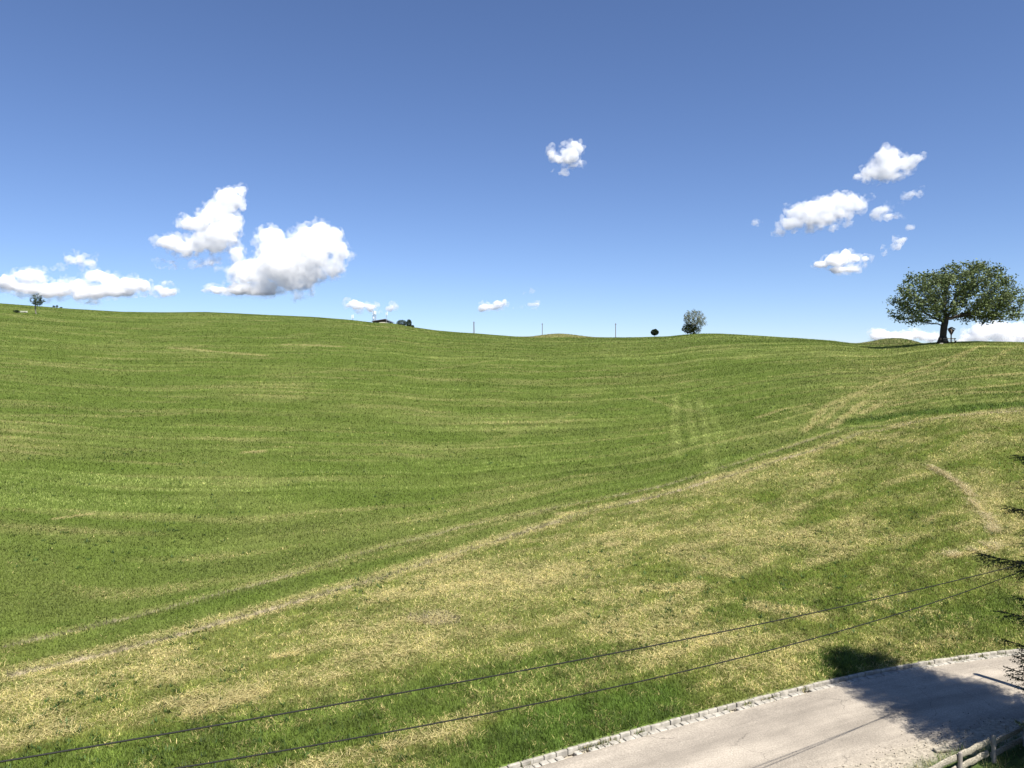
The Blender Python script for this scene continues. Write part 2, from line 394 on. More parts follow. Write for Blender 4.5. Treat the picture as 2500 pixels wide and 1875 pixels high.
class MB:
    def __init__(s): s.v = []; s.f = []; s.n = 0
    def add(s, v, f):
        v = np.asarray(v, float); s.v.append(v)
        s.f += [tuple(i + s.n for i in q) for q in f]; s.n += len(v)
    def box(s, c, d, rz=0, rx=0, ry=0, bev=0.0):
        x, y, z = np.array(d) / 2
        b = min(bev, x, y, z) if bev else 0
        if b:
            v = []
            for sz, zz, ins in ((0, -z, b), (1, -z + b, 0), (2, z - b, 0), (3, z, b)):
                xx, yy = x - ins, y - ins; cb = b * .7
                v += [(-xx + cb, -yy, zz), (xx - cb, -yy, zz), (xx, -yy + cb, zz), (xx, yy - cb, zz), (xx - cb, yy, zz), (-xx + cb, yy, zz), (-xx, yy - cb, zz), (-xx, -yy + cb, zz)]
            f = [tuple(range(7, -1, -1)), tuple(range(24, 32))]
            for r in range(3):
                f += [(r * 8 + i, r * 8 + (i + 1) % 8, r * 8 + 8 + (i + 1) % 8, r * 8 + 8 + i) for i in range(8)]
        else:
            v = [(-x, -y, -z), (x, -y, -z), (x, y, -z), (-x, y, -z), (-x, -y, z), (x, -y, z), (x, y, z), (-x, y, z)]
            f = [(3, 2, 1, 0), (4, 5, 6, 7), (0, 1, 5, 4), (1, 2, 6, 5), (2, 3, 7, 6), (3, 0, 4, 7)]
        v = np.array(v)
        from mathutils import Euler
        m = np.array(Euler((rx, ry, rz)).to_matrix())
        s.add(v @ m.T + np.array(c), f)
    def tube(s, pts, rad, n=6, caps=True):
        P = np.asarray(pts, float); rad = np.broadcast_to(rad, (len(P),))
        T = np.gradient(P, axis=0); T /= np.linalg.norm(T, axis=1)[:, None] + 1e-9
        up = np.array([0, 0, 1.]) if abs(T[0][2]) < .9 else np.array([1., 0, 0])
        u = np.cross(T[0], up); u /= np.linalg.norm(u)
        rings = []
        for i in range(len(P)):
            u = u - T[i] * (u @ T[i]); u /= np.linalg.norm(u) + 1e-9
            w = np.cross(T[i], u)
            a = np.arange(n) * 2 * np.pi / n
            rings.append(P[i] + rad[i] * (np.cos(a)[:, None] * u + np.sin(a)[:, None] * w))
        f = []
        for i in range(len(P) - 1):
            f += [(i * n + j, i * n + (j + 1) % n, (i + 1) * n + (j + 1) % n, (i + 1) * n + j) for j in range(n)]
        if caps: f += [tuple(range(n - 1, -1, -1)), tuple((len(P) - 1) * n + j for j in range(n))]
        s.add(np.concatenate(rings), f)
    def build(s, name, m, parent=None, smooth=False):
        return mesh_obj(name, np.concatenate(s.v), s.f, m, parent, smooth=smooth)

# ------------------------------------------------------------------ ground sheet
STRAW = np.array([.50, .43, .195]); GREEN = np.array([.091, .136, .022]); LUSH = np.array([.068, .122, .018]); PALE = np.array([.21, .24, .070]); SOIL = np.array([.205, .165, .115])
GRAVEL = np.array([.34, .30, .235]); OLIVE = np.array([.172, .178, .038])

def turf_colour(x, y):
    dry, soil, lush, tone = meadow(x, y)
    c = GREEN * .8 * (1 - dry[:, None]) + STRAW * .6 * dry[:, None]
    c = c * (1 - .5 * lush[:, None]) + LUSH * .5 * lush[:, None]
    c = c * (1 - soil[:, None]) + SOIL * soil[:, None] * (.35 + 1.3 * sstep(.3, .7, vnoise(x / .24, y / .20, 137)))[:, None]
    return c

tcol = np.concatenate([np.linspace(-3.2, -.8, 50)[:-1], np.linspace(-.8, .8, 401), np.linspace(.8, 3.2, 50)[1:]])
rows = [-60, -30, -15, -5, 0, 3]
y = 5.0
while y < 3500:
    rows.append(y); y *= 1.0065 if y < 60 else (1.011 if y < 400 else 1.05)
rows = np.array(rows)
TG, YG = np.meshgrid(tcol, rows)
XG = TG * np.maximum(YG, 12)
ZG = height(XG.ravel(), YG.ravel())
xf, yf = XG.ravel(), YG.ravel()
gc = turf_colour(xf, yf)
gc = np.where((yf > np.interp(np.clip(xf / np.maximum(yf, 1), -1.3, 1.3), TT, _R) * 1.05)[:, None], gc * .82, gc)
sdg = kerb_sd(xf, yf)
gw = (sdg < -ROAD_W + .3) & (sdg > -ROAD_W - 1.5)
gn = fbm(xf / .8, yf / .8, 15)
vg = sstep(-ROAD_W - 1.15, -ROAD_W - .55, sdg + (gn - .5) * .9)[:, None]
near = GRAVEL * (.85 + .3 * gn[:, None]) * vg + np.array([.07, .10, .03]) * (1 - vg)
gc = np.where((sdg < 0)[:, None], near, gc)
nr, nc = TG.shape
idx = np.arange(nr * nc).reshape(nr, nc)
faces = np.stack([idx[:-1, :-1], idx[:-1, 1:], idx[1:, 1:], idx[1:, :-1]], -1).reshape(-1, 4)
ground = mesh_obj('ground', np.stack([xf, yf, ZG], 1), faces, ground_mat(), col=gc, smooth=True)
tag(ground, 'mown green and straw coloured hill meadow rising to the skyline', 'ground', kind='structure')

# ------------------------------------------------------------------ road and kerb
def kerb_frame():
    xs = np.linspace(-40, 60, 4001); ys = kerb_y(xs)
    s = np.concatenate([[0], np.cumsum(np.hypot(np.diff(xs), np.diff(ys)))])
    return xs, ys, s
kxs, kys, ks_ = kerb_frame()
def kerb_pt(s, off):                      # point at arc length s, off metres towards the road
    x = np.interp(s, ks_, kxs); y = np.interp(s, ks_, kys)
    sl = np.interp(x, _fx, _sl); L = np.sqrt(1 + sl * sl)
    return x + off * sl / L, y - off / L
ss = np.arange(0, ks_[-1], .18)
offs = np.array([.30, .6, 1.1, 1.7, 2.3, 2.9, 3.4, ROAD_W, ROAD_W + .12])
V, UV = [], []
for j, o_ in enumerate(offs):
    oo = np.full_like(ss, o_)
    if j >= len(offs) - 2: oo = oo + (fbm(ss / 1.1, ss * 0, 21) - .5) * .5 + (vnoise(ss * 4, ss * 0, 22) - .5) * .12
    x_, y_ = kerb_pt(ss, oo)
    z_ = .012 + .035 * np.sin(np.pi * min(1, (o_ - .3) / (ROAD_W - .3))) + (0 if j < len(offs) - 2 else (.006 if j == len(offs) - 2 else -.05))
    V.append(np.stack([x_, y_, np.full_like(ss, z_)], 1)); UV.append(np.stack([ss, oo], 1))
V = np.stack(V, 1); UV = np.stack(UV, 1).reshape(-1, 2)
n1, n2 = V.shape[:2]
idx = np.arange(n1 * n2).reshape(n1, n2)
rf = np.stack([idx[:-1, :-1], idx[:-1, 1:], idx[1:, 1:], idx[1:, :-1]], -1).reshape(-1, 4)[:, ::-1].copy()
road = mesh_obj('road', V.reshape(-1, 3), rf, asphalt_mat(), smooth=True)
ul = road.data.uv_layers.new(name='road')
ul.data.foreach_set('uv', UV[rf.ravel()].astype(np.float32).ravel())
tag(road, 'pale narrow asphalt lane curving along the foot of the meadow', 'road', kind='structure')
def road_z(off): return .012 + .035 * math.sin(math.pi * max(0, min(1, (off - .3) / (ROAD_W - .3))))

M_KERB = simple_mat('granite_kerb', (.34, .315, .265), .9, .35, 5, bump=.4)
kb = MB(); gu = MB()
s = 14.0
r_ = random.Random(3)
while s < 75:
    L = r_.uniform(.30, .38)
    x_, y_ = kerb_pt(s + L / 2, .05 + r_.uniform(-.012, .012)); sl = float(np.interp(x_, _fx, _sl))
    kb.box((x_, y_, .02 + r_.uniform(-.012, .012)), (L - r_.uniform(.012, .03), .085, .17), rz=math.atan(sl) + r_.uniform(-.02, .02), rx=r_.uniform(-.05, .05), bev=.012)
    s += L
s = 14.0
while s < 75:
    L = r_.uniform(.20, .34)
    if r_.random() < .93:
        x_, y_ = kerb_pt(s + L / 2, .215 + r_.uniform(-.012, .012)); sl = float(np.interp(x_, _fx, _sl))
        kb.box((x_, y_, -.035 + r_.uniform(-.008, .010)), (L - r_.uniform(.015, .04), r_.uniform(.17, .205), .12), rz=math.atan(sl) + r_.uniform(-.03, .03), bev=.015)
    s += L
kerb = kb.build('kerb', M_KERB)
tag(kerb, 'pale granite kerb stones with a flat gutter row along the far road edge', 'kerb', kind='structure')

# ------------------------------------------------------------------ grass blades
def blades(x, y, z, az, lean, length, width, col, tipmul=1.25):
    n = len(x)
    dx, dy = np.cos(az), np.sin(az)
    sx, sy = -dy, dx
    B = np.stack([x, y, z], 1)
    w = np.stack([sx * width / 2, sy * width / 2, np.zeros(n)], 1)
    hl = length * np.sin(lean); hz = length * np.cos(lean)
    tip = B + np.stack([dx * hl, dy * hl, hz], 1)
    V = np.stack([B - w, B + w, tip], 1).reshape(-1, 3)
    Fc = np.arange(3 * n).reshape(n, 3)
    C = np.stack([col * .85, col * .85, col * tipmul], 1).reshape(-1, 3)  # tips lightened as painted highlights, roots darkened
    return V, Fc, C

def meadow_blades(n, ymode):
    t = rng.uniform(-.76, .76, n)
    rk = np.interp(t, TT, _RK); RR = np.interp(t, TT, _R)
    u = rng.random(n)
    if ymode: Y = 1 / (1 / rk + u * (1 / (RR * 1.06) - 1 / rk))
    else: Y = np.exp(np.log(rk) + u * (np.log(RR * 1.06) - np.log(rk)))
    x, y = t * Y, Y
    keep = kerb_sd(x, y) > .03
    x, y = x[keep], y[keep]
    n = len(x)
    dry, soil, lush, tone = meadow(x, y)
    bare = rng.random(n) < soil * .70
    x, y, dry, soil, lush, tone = (a[~bare] for a in (x, y, dry, soil, lush, tone))
    n = len(x)
    sz = .10 + .009 * y                                   # tuft size grows with distance only as far as tufts can be told apart
    k0 = np.exp2(np.floor(np.log2(sz))); cl = vnoise(x / k0, y / k0 * .8, 121); cl2 = vnoise(x / k0 / 2, y / k0 / 1.6, 122)
    clump = .5 * cl + .5 * cl2
    n1_ = sstep(.22, .78, vnoise(x / k0 * .9, y / k0 * .8, 123)); n2_ = sstep(.3, .7, vnoise(x / k0 * .33, y / k0 * .28, 124)); n3_ = sstep(.3, .7, fbm(x / 2.4, y / 1.6, 101, 3))
    below = 1 - sstep(-1.5, 2.5, y - track_y(x) + (n3_ - .5) * 3)
    isd = .66 * rng.random(n) + .34 * clump < .05 + .08 * below + .60 * np.clip(dry, .02, .98)
    near_dry = np.clip(np.maximum(dry * 1.3, below * (1.15 + .5 * (n3_ - .5))), 0, 1)[:, None]
    vb = np.clip(rng.normal(0, 1, n) * (.17 + .07 * below) + 1, .4, 1.8) * (.66 + .42 * (n1_ * (.6 + .4 * below) + .2 * (1 - below)) + .26 * n2_ + .14 * n3_) * tone
    palef = np.clip((tone - 1.02) * 2.2, 0, .75)[:, None]
    warm = fbm(x / 14, y / 10, 111)[:, None]
    gw_ = np.clip(.28 * warm + .62 * near_dry, 0, 1); g = GREEN * (1 - gw_) + OLIVE * gw_
    g = g * (1 - palef) + PALE * palef
    g = g * (1 - lush[:, None]) + LUSH * lush[:, None]
    st = STRAW * (.8 + .4 * rng.random(n))[:, None] * np.array([1, .97, .92])
    mixy = rng.random(n)[:, None] * .45
    col = np.where(isd[:, None], st * (1 - mixy * .6) + OLIVE * mixy * .6, g) * vb[:, None]
    rutb = (soil > .06) & (rng.random(n) < .75)
    col = np.where(rutb[:, None], np.where(rng.random(n)[:, None] < .35, np.array([.30, .25, .17]), np.array([.07, .062, .036])) * rng.uniform(.7, 1.3, n)[:, None], col)
    length = (.070 + .0012 * y) * rng.uniform(.6, 1.5, n) * (1 + .7 * lush)
    length = np.minimum(length, .20)
    lean = np.where(isd, rng.uniform(.9, 1.5, n), rng.uniform(.25, 1.25, n))
    width = (.006 + .00060 * y) * rng.uniform(.7, 1.4, n)
    az = rng.uniform(0, 2 * np.pi, n)
    z = height(x, y) - .006 + np.where(isd, rng.random(n) * .03, 0)
    return blades(x, y, z, az, lean, length, width, col)
def straw_strands(n):
    t = rng.uniform(-.76, .76, n); rk = np.interp(t, TT, _RK)
    Y = 1 / (1 / rk + rng.random(n) * (1 / 70. - 1 / rk)); x, y = t * Y, Y
    dry, soil, lush, tone = meadow(x, y)
    k = (kerb_sd(x, y) > .1) & (rng.random(n) < sstep(.25, .75, dry) * (.35 + .9 * vnoise(x / .7, y / .7, 125)) * (1 - lush)) & (soil < .4)
    x, y = x[k], y[k]; n = len(x)
    col = STRAW * np.array([1.35, 1.35, 1.38]) * rng.uniform(.8, 1.25, n)[:, None]
    return blades(x, y, height(x, y) + rng.uniform(.01, .07, n), rng.uniform(0, 6.28, n), rng.uniform(1.25, 1.62, n), rng.uniform(.12, .34, n), (.006 + .0004 * y), col, 1.0)
def weeds(n):
    t = rng.uniform(-.74, .74, n); rk = np.interp(t, TT, _RK)
    Y = 1 / (1 / rk + rng.random(n) * (1 / 90. - 1 / rk)); x, y = t * Y, Y
    k = (kerb_sd(x, y) > .3) & (vnoise(x / 5, y / 4, 127) > .5); x, y = x[k], y[k]
    m_ = 11; x = np.repeat(x, m_); y = np.repeat(y, m_); n = len(x)
    x = x + rng.normal(0, .05, n); y = y + rng.normal(0, .05, n)
    col = np.array([.045, .085, .020]) * np.repeat(rng.uniform(.7, 1.5, n // m_), m_)[:, None] * rng.uniform(.8, 1.2, n)[:, None]
    return blades(x, y, height(x, y), rng.uniform(0, 6.28, n), rng.uniform(.5, 1.3, n), rng.uniform(.08, .19, n), rng.uniform(.03, .055, n), col, 1.1)
def windrow_strands():
    out = []
    for P, wd, s in [q for q in WINDROWS if q[2] >= .95][:3] + [q for q in WINDROWS if q[2] == .75]:
        L = np.hypot(*np.diff(P, axis=0).T).sum(); n = int((620 if s >= .95 else 330) * max(L, .6) * wd / .35)
        n = min(n, 9000)
        q = rng.random(n) * (len(P) - 1); i = q.astype(int); f = (q - i)[:, None]
        c = P[i] * (1 - f) + P[i + 1] * f + rng.normal(0, 1, (n, 2)) * wd * .75
        k = vnoise(c[:, 0] * 1.6, c[:, 1] * 1.6, 141) > .3
        c = c[k]; n = len(c); x, y = c.T
        col = (np.array([.70, .61, .35]) if s >= .95 else STRAW * 1.15) * rng.uniform(.7, 1.15, n)[:, None]
        out.append(blades(x, y, height(x, y) + rng.uniform(.01, .06, n), rng.uniform(0, 6.28, n), rng.uniform(1.2, 1.62, n), rng.uniform(.12, .34, n), .007 + .0004 * y, col, 1.0))
    return out
def knoll_blades(n):
    out = []
    for kt, kw, ky, ks, ke in KNOLLS:
        t = rng.uniform(kt - 2 * kw, kt + 2 * kw, n); Y = rng.uniform(ky - 1.6 * ks, ky + .7 * ks, n); x = t * Y; y = Y
        k = y > np.interp(t, TT, _R) * 1.02; x, y = x[k], y[k]; n_ = len(x)
        dry, soil, lush, tone = meadow(x, y)
        c = np.where(rng.random(n_)[:, None] < dry[:, None], STRAW * .8, GREEN) * rng.uniform(.55, 1.25, n_)[:, None] * (.7 + .5 * vnoise(x / 6, y / 2.5, 151))[:, None]
        out.append(blades(x, y, height(x, y) - .01, rng.uniform(0, 6.28, n_), rng.uniform(.2, 1.3, n_), rng.uniform(.15, .35, n_), rng.uniform(.08, .18, n_), c))
    return out
parts = knoll_blades(45000) + windrow_strands() + [weeds(2600), meadow_blades(640000, True), meadow_blades(620000, False), straw_strands(170000)]
def join(ps):
    o = 0; V, Fc, C = [], [], []
    for v, f, c in ps:
        V.append(v); Fc.append(f + o); C.append(c); o += len(v)
    return np.concatenate(V), np.concatenate(Fc), np.concatenate(C)
V, Fc, C = join(parts)
grass = mesh_obj('meadow_grass', V, Fc, M_GRASS, col=C)
tag(grass, 'short mown grass and dry straw covering the hillside', 'grass', kind='stuff')

# verge grass on the near side and weeds in the kerb joints
n = 42000
x = rng.uniform(4, 22, n); y = rng.uniform(8, 26, n)
sd = kerb_sd(x, y) + (fbm(x / .8, y / .8, 15) - .5) * .9
k = (sd < -ROAD_W - .75) & (np.abs(x / y) < 1.0)
x, y = x[k], y[k]; n = len(x)
colv = np.where(rng.random(n)[:, None] < .2, STRAW * .8, np.array([.09, .15, .03])) * rng.uniform(.7, 1.3, n)[:, None]
p1 = blades(x, y, height(x, y), rng.uniform(0, 6.28, n), rng.uniform(.1, .9, n), rng.uniform(.08, .28, n), rng.uniform(.008, .018, n), colv)
n = 9000
s_ = rng.uniform(14, 70, n)
jn = vnoise(s_ * 2.6, s_ * 0, 33)
k = (jn > .66); s_ = s_[k]; n = len(s_)
of = np.where(rng.random(n) < .6, rng.normal(.11, .03, n), rng.uniform(-.05, .32, n))
x, y = kerb_pt(s_, of)
colv = np.where(rng.random(n)[:, None] < .3, STRAW * .7, np.array([.075, .11, .03])) * rng.uniform(.7, 1.2, n)[:, None]
p2 = blades(x, y, np.full(n, .02), rng.uniform(0, 6.28, n), rng.uniform(.1, 1.1, n), rng.uniform(.05, .16, n), rng.uniform(.010, .022, n), colv)
V, Fc, C = join([p1, p2])
tag(mesh_obj('verge_grass', V, Fc, M_GRASS, col=C), 'rough grass tufts on the near verge and in the kerb joints', 'grass', kind='stuff')

# loose gravel along the near road edge
n = 2600
s_ = rng.uniform(14, 60, n); of = ROAD_W + rng.normal(.35, .42, n)
x, y = kerb_pt(s_, of); z = height(x, y)
r0 = rng.uniform(.008, .028, n)
oct_ = np.array([(1, 0, 0), (0, 1, 0), (-1, 0, 0), (0, -1, 0), (0, 0, .7), (0, 0, -.7)], float)
P = oct_[None] * r0[:, None, None] * rng.uniform(.7, 1.3, (n, 6, 1)) + np.stack([x, y, z + r0 * .3 + .012], 1)[:, None]
of_ = np.array([(0, 1, 4), (1, 2, 4), (2, 3, 4), (3, 0, 4), (1, 0, 5), (2, 1, 5), (3, 2, 5), (0, 3, 5)])
Fg = (of_[None] + 6 * np.arange(n)[:, None, None]).reshape(-1, 3)
Cg = np.repeat(GRAVEL * rng.uniform(.7, 1.25, n)[:, None], 6, 0)
tag(mesh_obj('loose_gravel', P.reshape(-1, 3), Fg, leaf_mat('gravel_stones', 0.0), col=Cg), 'pale loose gravel along the near road edge', 'gravel', kind='stuff')

# ------------------------------------------------------------------ trees
def leaves(P, size, base, var=.3, up=.4, rg=rng, aspect=.6):
    """one bent quad per point"""
    n = len(P)
    nrm = rg.normal(size=(n, 3)); nrm[:, 2] = np.abs(nrm[:, 2]) + up; nrm /= np.linalg.norm(nrm, axis=1)[:, None]
    a = np.cross(nrm, rg.normal(size=(n, 3))); a /= np.linalg.norm(a, axis=1)[:, None]
    b = np.cross(nrm, a)
    sz = size * rg.uniform(.6, 1.35, n)[:, None]
    c0 = P - a * sz; c1 = P + b * sz * aspect + nrm * sz * .1; c2 = P + a * sz - nrm * sz * .25; c3 = P - b * sz * aspect + nrm * sz * .1
    V = np.stack([c0, c1, c2, c3], 1).reshape(-1, 3)
    Fq = np.arange(4 * n).reshape(n, 4)
    c = np.asarray(base)[None] * np.clip(rg.normal(1, var, n), .4, 1.9)[:, None]
    return V, Fq, np.repeat(c, 4, 0)

def colonize(att, start, step=.45, infl=4.0, kill=.8, iters=120, trunk=None, rg=rng):
    nodes = [np.array(p, float) for p in (trunk or [start])]
    par = [i - 1 for i in range(len(nodes))]
    A = np.asarray(att, float)
    for it in range(iters):
        if len(A) == 0: break
        N = np.array(nodes)
        d2 = ((A[:, None, :] - N[None]) ** 2).sum(2)
        ni = d2.argmin(1); md = np.sqrt(d2.min(1))
        use = md < infl
        if not use.any():
            infl *= 1.5; continue
        grow = {}
        for k in np.where(use)[0]:
            v = A[k] - N[ni[k]]; grow.setdefault(ni[k], []).append(v / (np.linalg.norm(v) + 1e-9))
        new = []
        for i, vs in grow.items():
            v = np.mean(vs, 0) + rg.normal(size=3) * .12
            v /= np.linalg.norm(v) + 1e-9
            nodes.append(N[i] + v * step); par.append(int(i)); new.append(nodes[-1])
        NN = np.array(new)
        dm = np.sqrt(((A[:, None, :] - NN[None]) ** 2).sum(2)).min(1)
        A = A[dm > kill]
        if len(nodes) > 9000: break
    return np.array(nodes), np.array(par)

def branch_mesh(nodes, par, tip=.018, expo=2.3, minr=0.0, trunk_r=None, n=5):
    k = len(nodes)
    load = np.zeros(k)
    kids = [[] for _ in range(k)]
    for i in range(k):
        if par[i] >= 0: kids[par[i]].append(i)
    for i in range(k - 1, -1, -1):
        load[i] = tip ** expo if not kids[i] else sum(load[j] for j in kids[i])
    rad = load ** (1 / expo)
    if trunk_r: rad = rad * min(1.0, trunk_r / rad[0]) if rad[0] > trunk_r else rad * (1 + (trunk_r / rad[0] - 1) * (rad / rad[0]))
    mb = MB(); done = set()
    order = sorted(range(k), key=lambda i: -rad[i])
    for i in range(k):
        if par[i] >= 0 and (i == max(kids[par[i]], key=lambda j: rad[j])): continue
        ch = [i] if par[i] < 0 else [par[i], i]
        j = i
        while kids[j]:
            j = max(kids[j], key=lambda q: rad[q]); ch.append(j)
        if len(ch) < 2: continue
        rr = rad[ch].copy()
        if par[i] >= 0: rr[0] = min(rr[0], rr[1] * 1.25)
        if rr.max() < minr: continue
        mb.tube(nodes[ch], np.maximum(rr, tip * .6), n if rr.max() > .05 else 3, caps=False)
    ends = [i for i in range(k) if not kids[i]]
    return mb, rad, ends

def ell(n, c, r, shell=.0, rg=rng):
    v = rg.normal(size=(n, 3)); v /= np.linalg.norm(v, axis=1)[:, None]
    q = (shell ** 3 + (1 - shell ** 3) * rg.random(n)) ** (1 / 3)
    return np.asarray(c) + v * q[:, None] * np.asarray(r)

# the big spreading tree on the crest
bt = ground_at(2302, 839.5)
btz = on_ground(*bt)
big = empty('spreading_tree', (bt[0], bt[1], btz), 'broad spreading deciduous tree on the crest with dark forked trunk above a bench', 'tree')
rg = np.random.default_rng(11)
att = np.concatenate([ell(680, (3.9, .3, 8.0), (7.3, 7.0, 5.3), .5, rg), ell(400, (-2.8, 0, 7.1), (4.9, 6.0, 4.4), .4, rg),
                      ell(240, (8.6, -.4, 6.1), (3.7, 5.0, 3.0), .3, rg), ell(150, (-5.6, 0, 5.2), (2.9, 4.0, 2.4), .2, rg), ell(160, (1.5, 0, 8.5), (5, 4.5, 4.2), 0, rg)])
att = att[(att[:, 2] > np.where(np.abs(att[:, 0]) < 5.5, 3.3, 2.7)) & ~((att[:, 2] < 3.8) & (np.abs(att[:, 0] - 1.6) < 3.2))]
nodes, par = colonize(att, None, .5, 4.5, .85, 90, [(0, 0, -.3), (0, 0, .5), (.03, 0, 1.2), (.1, 0, 2.0), (.2, 0, 2.8), (.35, 0, 3.4), (.45, 0, 4.0)], rg)
mb, rad, ends = branch_mesh(nodes, par, .022, 2.25, trunk_r=.50, n=7)
trunk = mb.build('trunk', M_BARK, big, smooth=True)
fl = MB()                                   # root flare
for a in np.arange(7) * .9:
    fl.tube([(.35 * math.cos(a), .35 * math.sin(a), 1.1), (.55 * math.cos(a), .55 * math.sin(a), .45), (.95 * math.cos(a), .95 * math.sin(a), -.15)], [.22, .22, .12], 5)
fl.build('root_flare', M_BARK, big, smooth=True)
thin = np.where(rad < .085)[0]
P = nodes[thin]
P = P[P[:, 2] > 2.4]
dens = np.where(P[:, 0] > 5.5, 19, np.where(P[:, 0] < -2, 15, 16)) + np.where(P[:, 2] > 9.5, 4, 0)
LP = np.repeat(P, dens, 0); LP = LP + rg.normal(size=LP.shape) * np.array([.36, .36, .30])
V, Fq, C = leaves(LP, .19, (.128, .162, .064), .38, .5, rg)
mesh_obj('crown', V, Fq, M_LEAF, big, col=C)

# wayside cross, bench and stone under the tree
ws = (bt[0] + .28, bt[1] - 1.75)
def Zg(p): return on_ground(p[0], p[1])
shr = empty('wayside_cross', (ws[0], ws[1], Zg(ws)), 'wooden wayside cross with kite-shaped gabled shelter on a post beside the big trunk', 'wayside cross')
m = MB(); m.box((0, 0, 1.2), (.14, .12, 2.5), bev=.01); m.build('post', M_WOOD_DARK, shr)
m = MB()
bv = [(-.48, 0, 2.18), (0, 0, 1.35), (.48, 0, 2.18), (0, 0, 2.52)]
m.add([(x_, y_, z_) for y_ in (.07, .10) for x_, _, z_ in bv], [(0, 1, 2, 3), (7, 6, 5, 4), (0, 4, 5, 1), (1, 5, 6, 2), (2, 6, 7, 3), (3, 7, 4, 0)])
m.build('back_board', M_WOOD_DARK, shr)
for sx in (-1, 1):
    m = MB(); m.box((sx * .29, -.06, 2.42), (.70, .42, .04), ry=sx * R(30)); m.build('roof_board', M_WOOD_DARK, shr)
    m = MB(); m.box((sx * .25, -.03, 1.77), (.04, .22, .94), ry=sx * R(30)); m.build('side_board', M_WOOD_DARK, shr)
m = MB(); m.tube([(0, -.10, 1.72), (0, -.13, 1.9), (0, -.12, 2.05)], [.03, .055, .06], 6)
m.tube([(-.22, -.1, 2.2), (0, -.12, 2.06), (.22, -.1, 2.2)], [.02, .035, .02], 5); m.tube([(0, -.14, 2.06), (0, -.15, 2.12), (0, -.15, 2.2)], [.03, .05, .03], 6)
m.build('carved_figure', M_FIGURE, shr)

bp_ = (bt[0] + .60, bt[1] - 1.05)
bench = empty('wooden_bench', (bp_[0], bp_[1], on_ground(*bp_)), 'long wooden bench standing in front of the trunk of the big tree', 'bench')
m = MB(); m.box((0, 0, .46), (1.95, .38, .06), bev=.01); m.build('seat', M_WOOD, bench)
m = MB(); m.box((0, .24, .78), (1.95, .05, .18), rx=R(-10), bev=.01); m.build('backrest', M_WOOD, bench)
for sx in (-.75, .75):
    m = MB(); m.box((sx, 0, .20), (.10, .34, .46)); m.box((sx, .20, .62), (.08, .06, .5), rx=R(-10)); m.build('leg', M_WOOD_DARK, bench)
def boulder(name, loc, r, label, seed):
    rr = np.random.default_rng(seed)
    import bmesh
    b = bmesh.new(); bmesh.ops.create_icosphere(b, subdivisions=3, radius=1)
    for v in b.verts:
        d = mnoise.fractal(v.co * 1.4 + Vector((seed, 0, 0)), 1, 2, 4)
        v.co *= 1 + .28 * d
        v.co = Vector((v.co.x * r[0], v.co.y * r[1], v.co.z * r[2]))
    me = bpy.data.meshes.new(name); b.to_mesh(me); b.free(); me.materials.append(M_STONE)
    o = bpy.data.objects.new(name, me); o.location = loc; COL.objects.link(o)
    return tag(o, label, 'stone')
p = (bt[0] - 1.1, bt[1] - 1.5)
boulder('boulder', (p[0], p[1], on_ground(*p) + .05), (.30, .24, .15), 'pale low boulder at the foot of the big tree trunk', 5)

# small tree on the left slope, with trough and bush
p = ground_at(87, 766.5)
sc = p[1] / F
lt = empty('young_tree', (p[0], p[1], on_ground(*p)), 'small open-crowned young tree with pale stem high on the left slope', 'tree')
H = 54 * sc
rg = np.random.default_rng(21)
att = np.concatenate([ell(90, (.10 * H, 0, .68 * H), (.26 * H, .26 * H, .28 * H), .3, rg), ell(40, (.18 * H, 0, .50 * H), (.22 * H, .22 * H, .14 * H), 0, rg), ell(26, (-.24 * H, 0, .72 * H), (.13 * H, .15 * H, .22 * H), 0, rg), ell(20, (-.05 * H, 0, .52 * H), (.2 * H, .2 * H, .1 * H), 0, rg)])
nodes, par = colonize(att, None, .28, 3, .5, 60, [(0.02 * H, 0, -.1), (0, 0, .12 * H), (-.02 * H, 0, .25 * H), (-.01 * H, 0, .35 * H)], rg)
mb, rad, ends = branch_mesh(nodes, par, .02, 2.2, trunk_r=.14, n=6)
mb.build('trunk', M_BARK_PALE, lt, smooth=True)
P = nodes[(rad < .06) & (nodes[:, 2] > .3 * H)]
d_ = np.where(P[:, 0] > -.1 * H, 8, 3)
LP = np.repeat(P, d_, 0); LP = LP + rg.normal(size=LP.shape) * .2
V, Fq, C = leaves(LP, .17, (.06, .085, .035), .3, .4, rg)
mesh_obj('crown', V, Fq, M_LEAF, lt, col=C)

p = ground_at(53, 763)
sc = p[1] / F
tr = empty('water_trough', (p[0], p[1], on_ground(*p)), 'long pale water trough lying in the grass left of the young tree', 'trough', rz=R(-4))
L = 25 * sc
m = MB()
prof = [(-.32, .40), (-.26, .06), (.26, .06), (.32, .40), (.26, .40), (.21, .12), (-.21, .12), (-.26, .40)]
vv = [(sx * L / 2, a, b) for sx in (-1, 1) for a, b in prof]
ff = [(i, (i + 1) % 8, 8 + (i + 1) % 8, 8 + i) for i in range(8)]
m.add(vv, ff)
for sx in (-1, 1): m.box((sx * (L / 2 + .03), 0, .21), (.06, .66, .40))
m.build('basin', simple_mat('pale_trough', (.62, .60, .50), .6, .12, 3), tr)
for sx in (-.35, .35):
    m = MB(); m.box((sx * L, 0, .0), (.18, .6, .22)); m.build('foot', M_WOOD_DARK, tr)

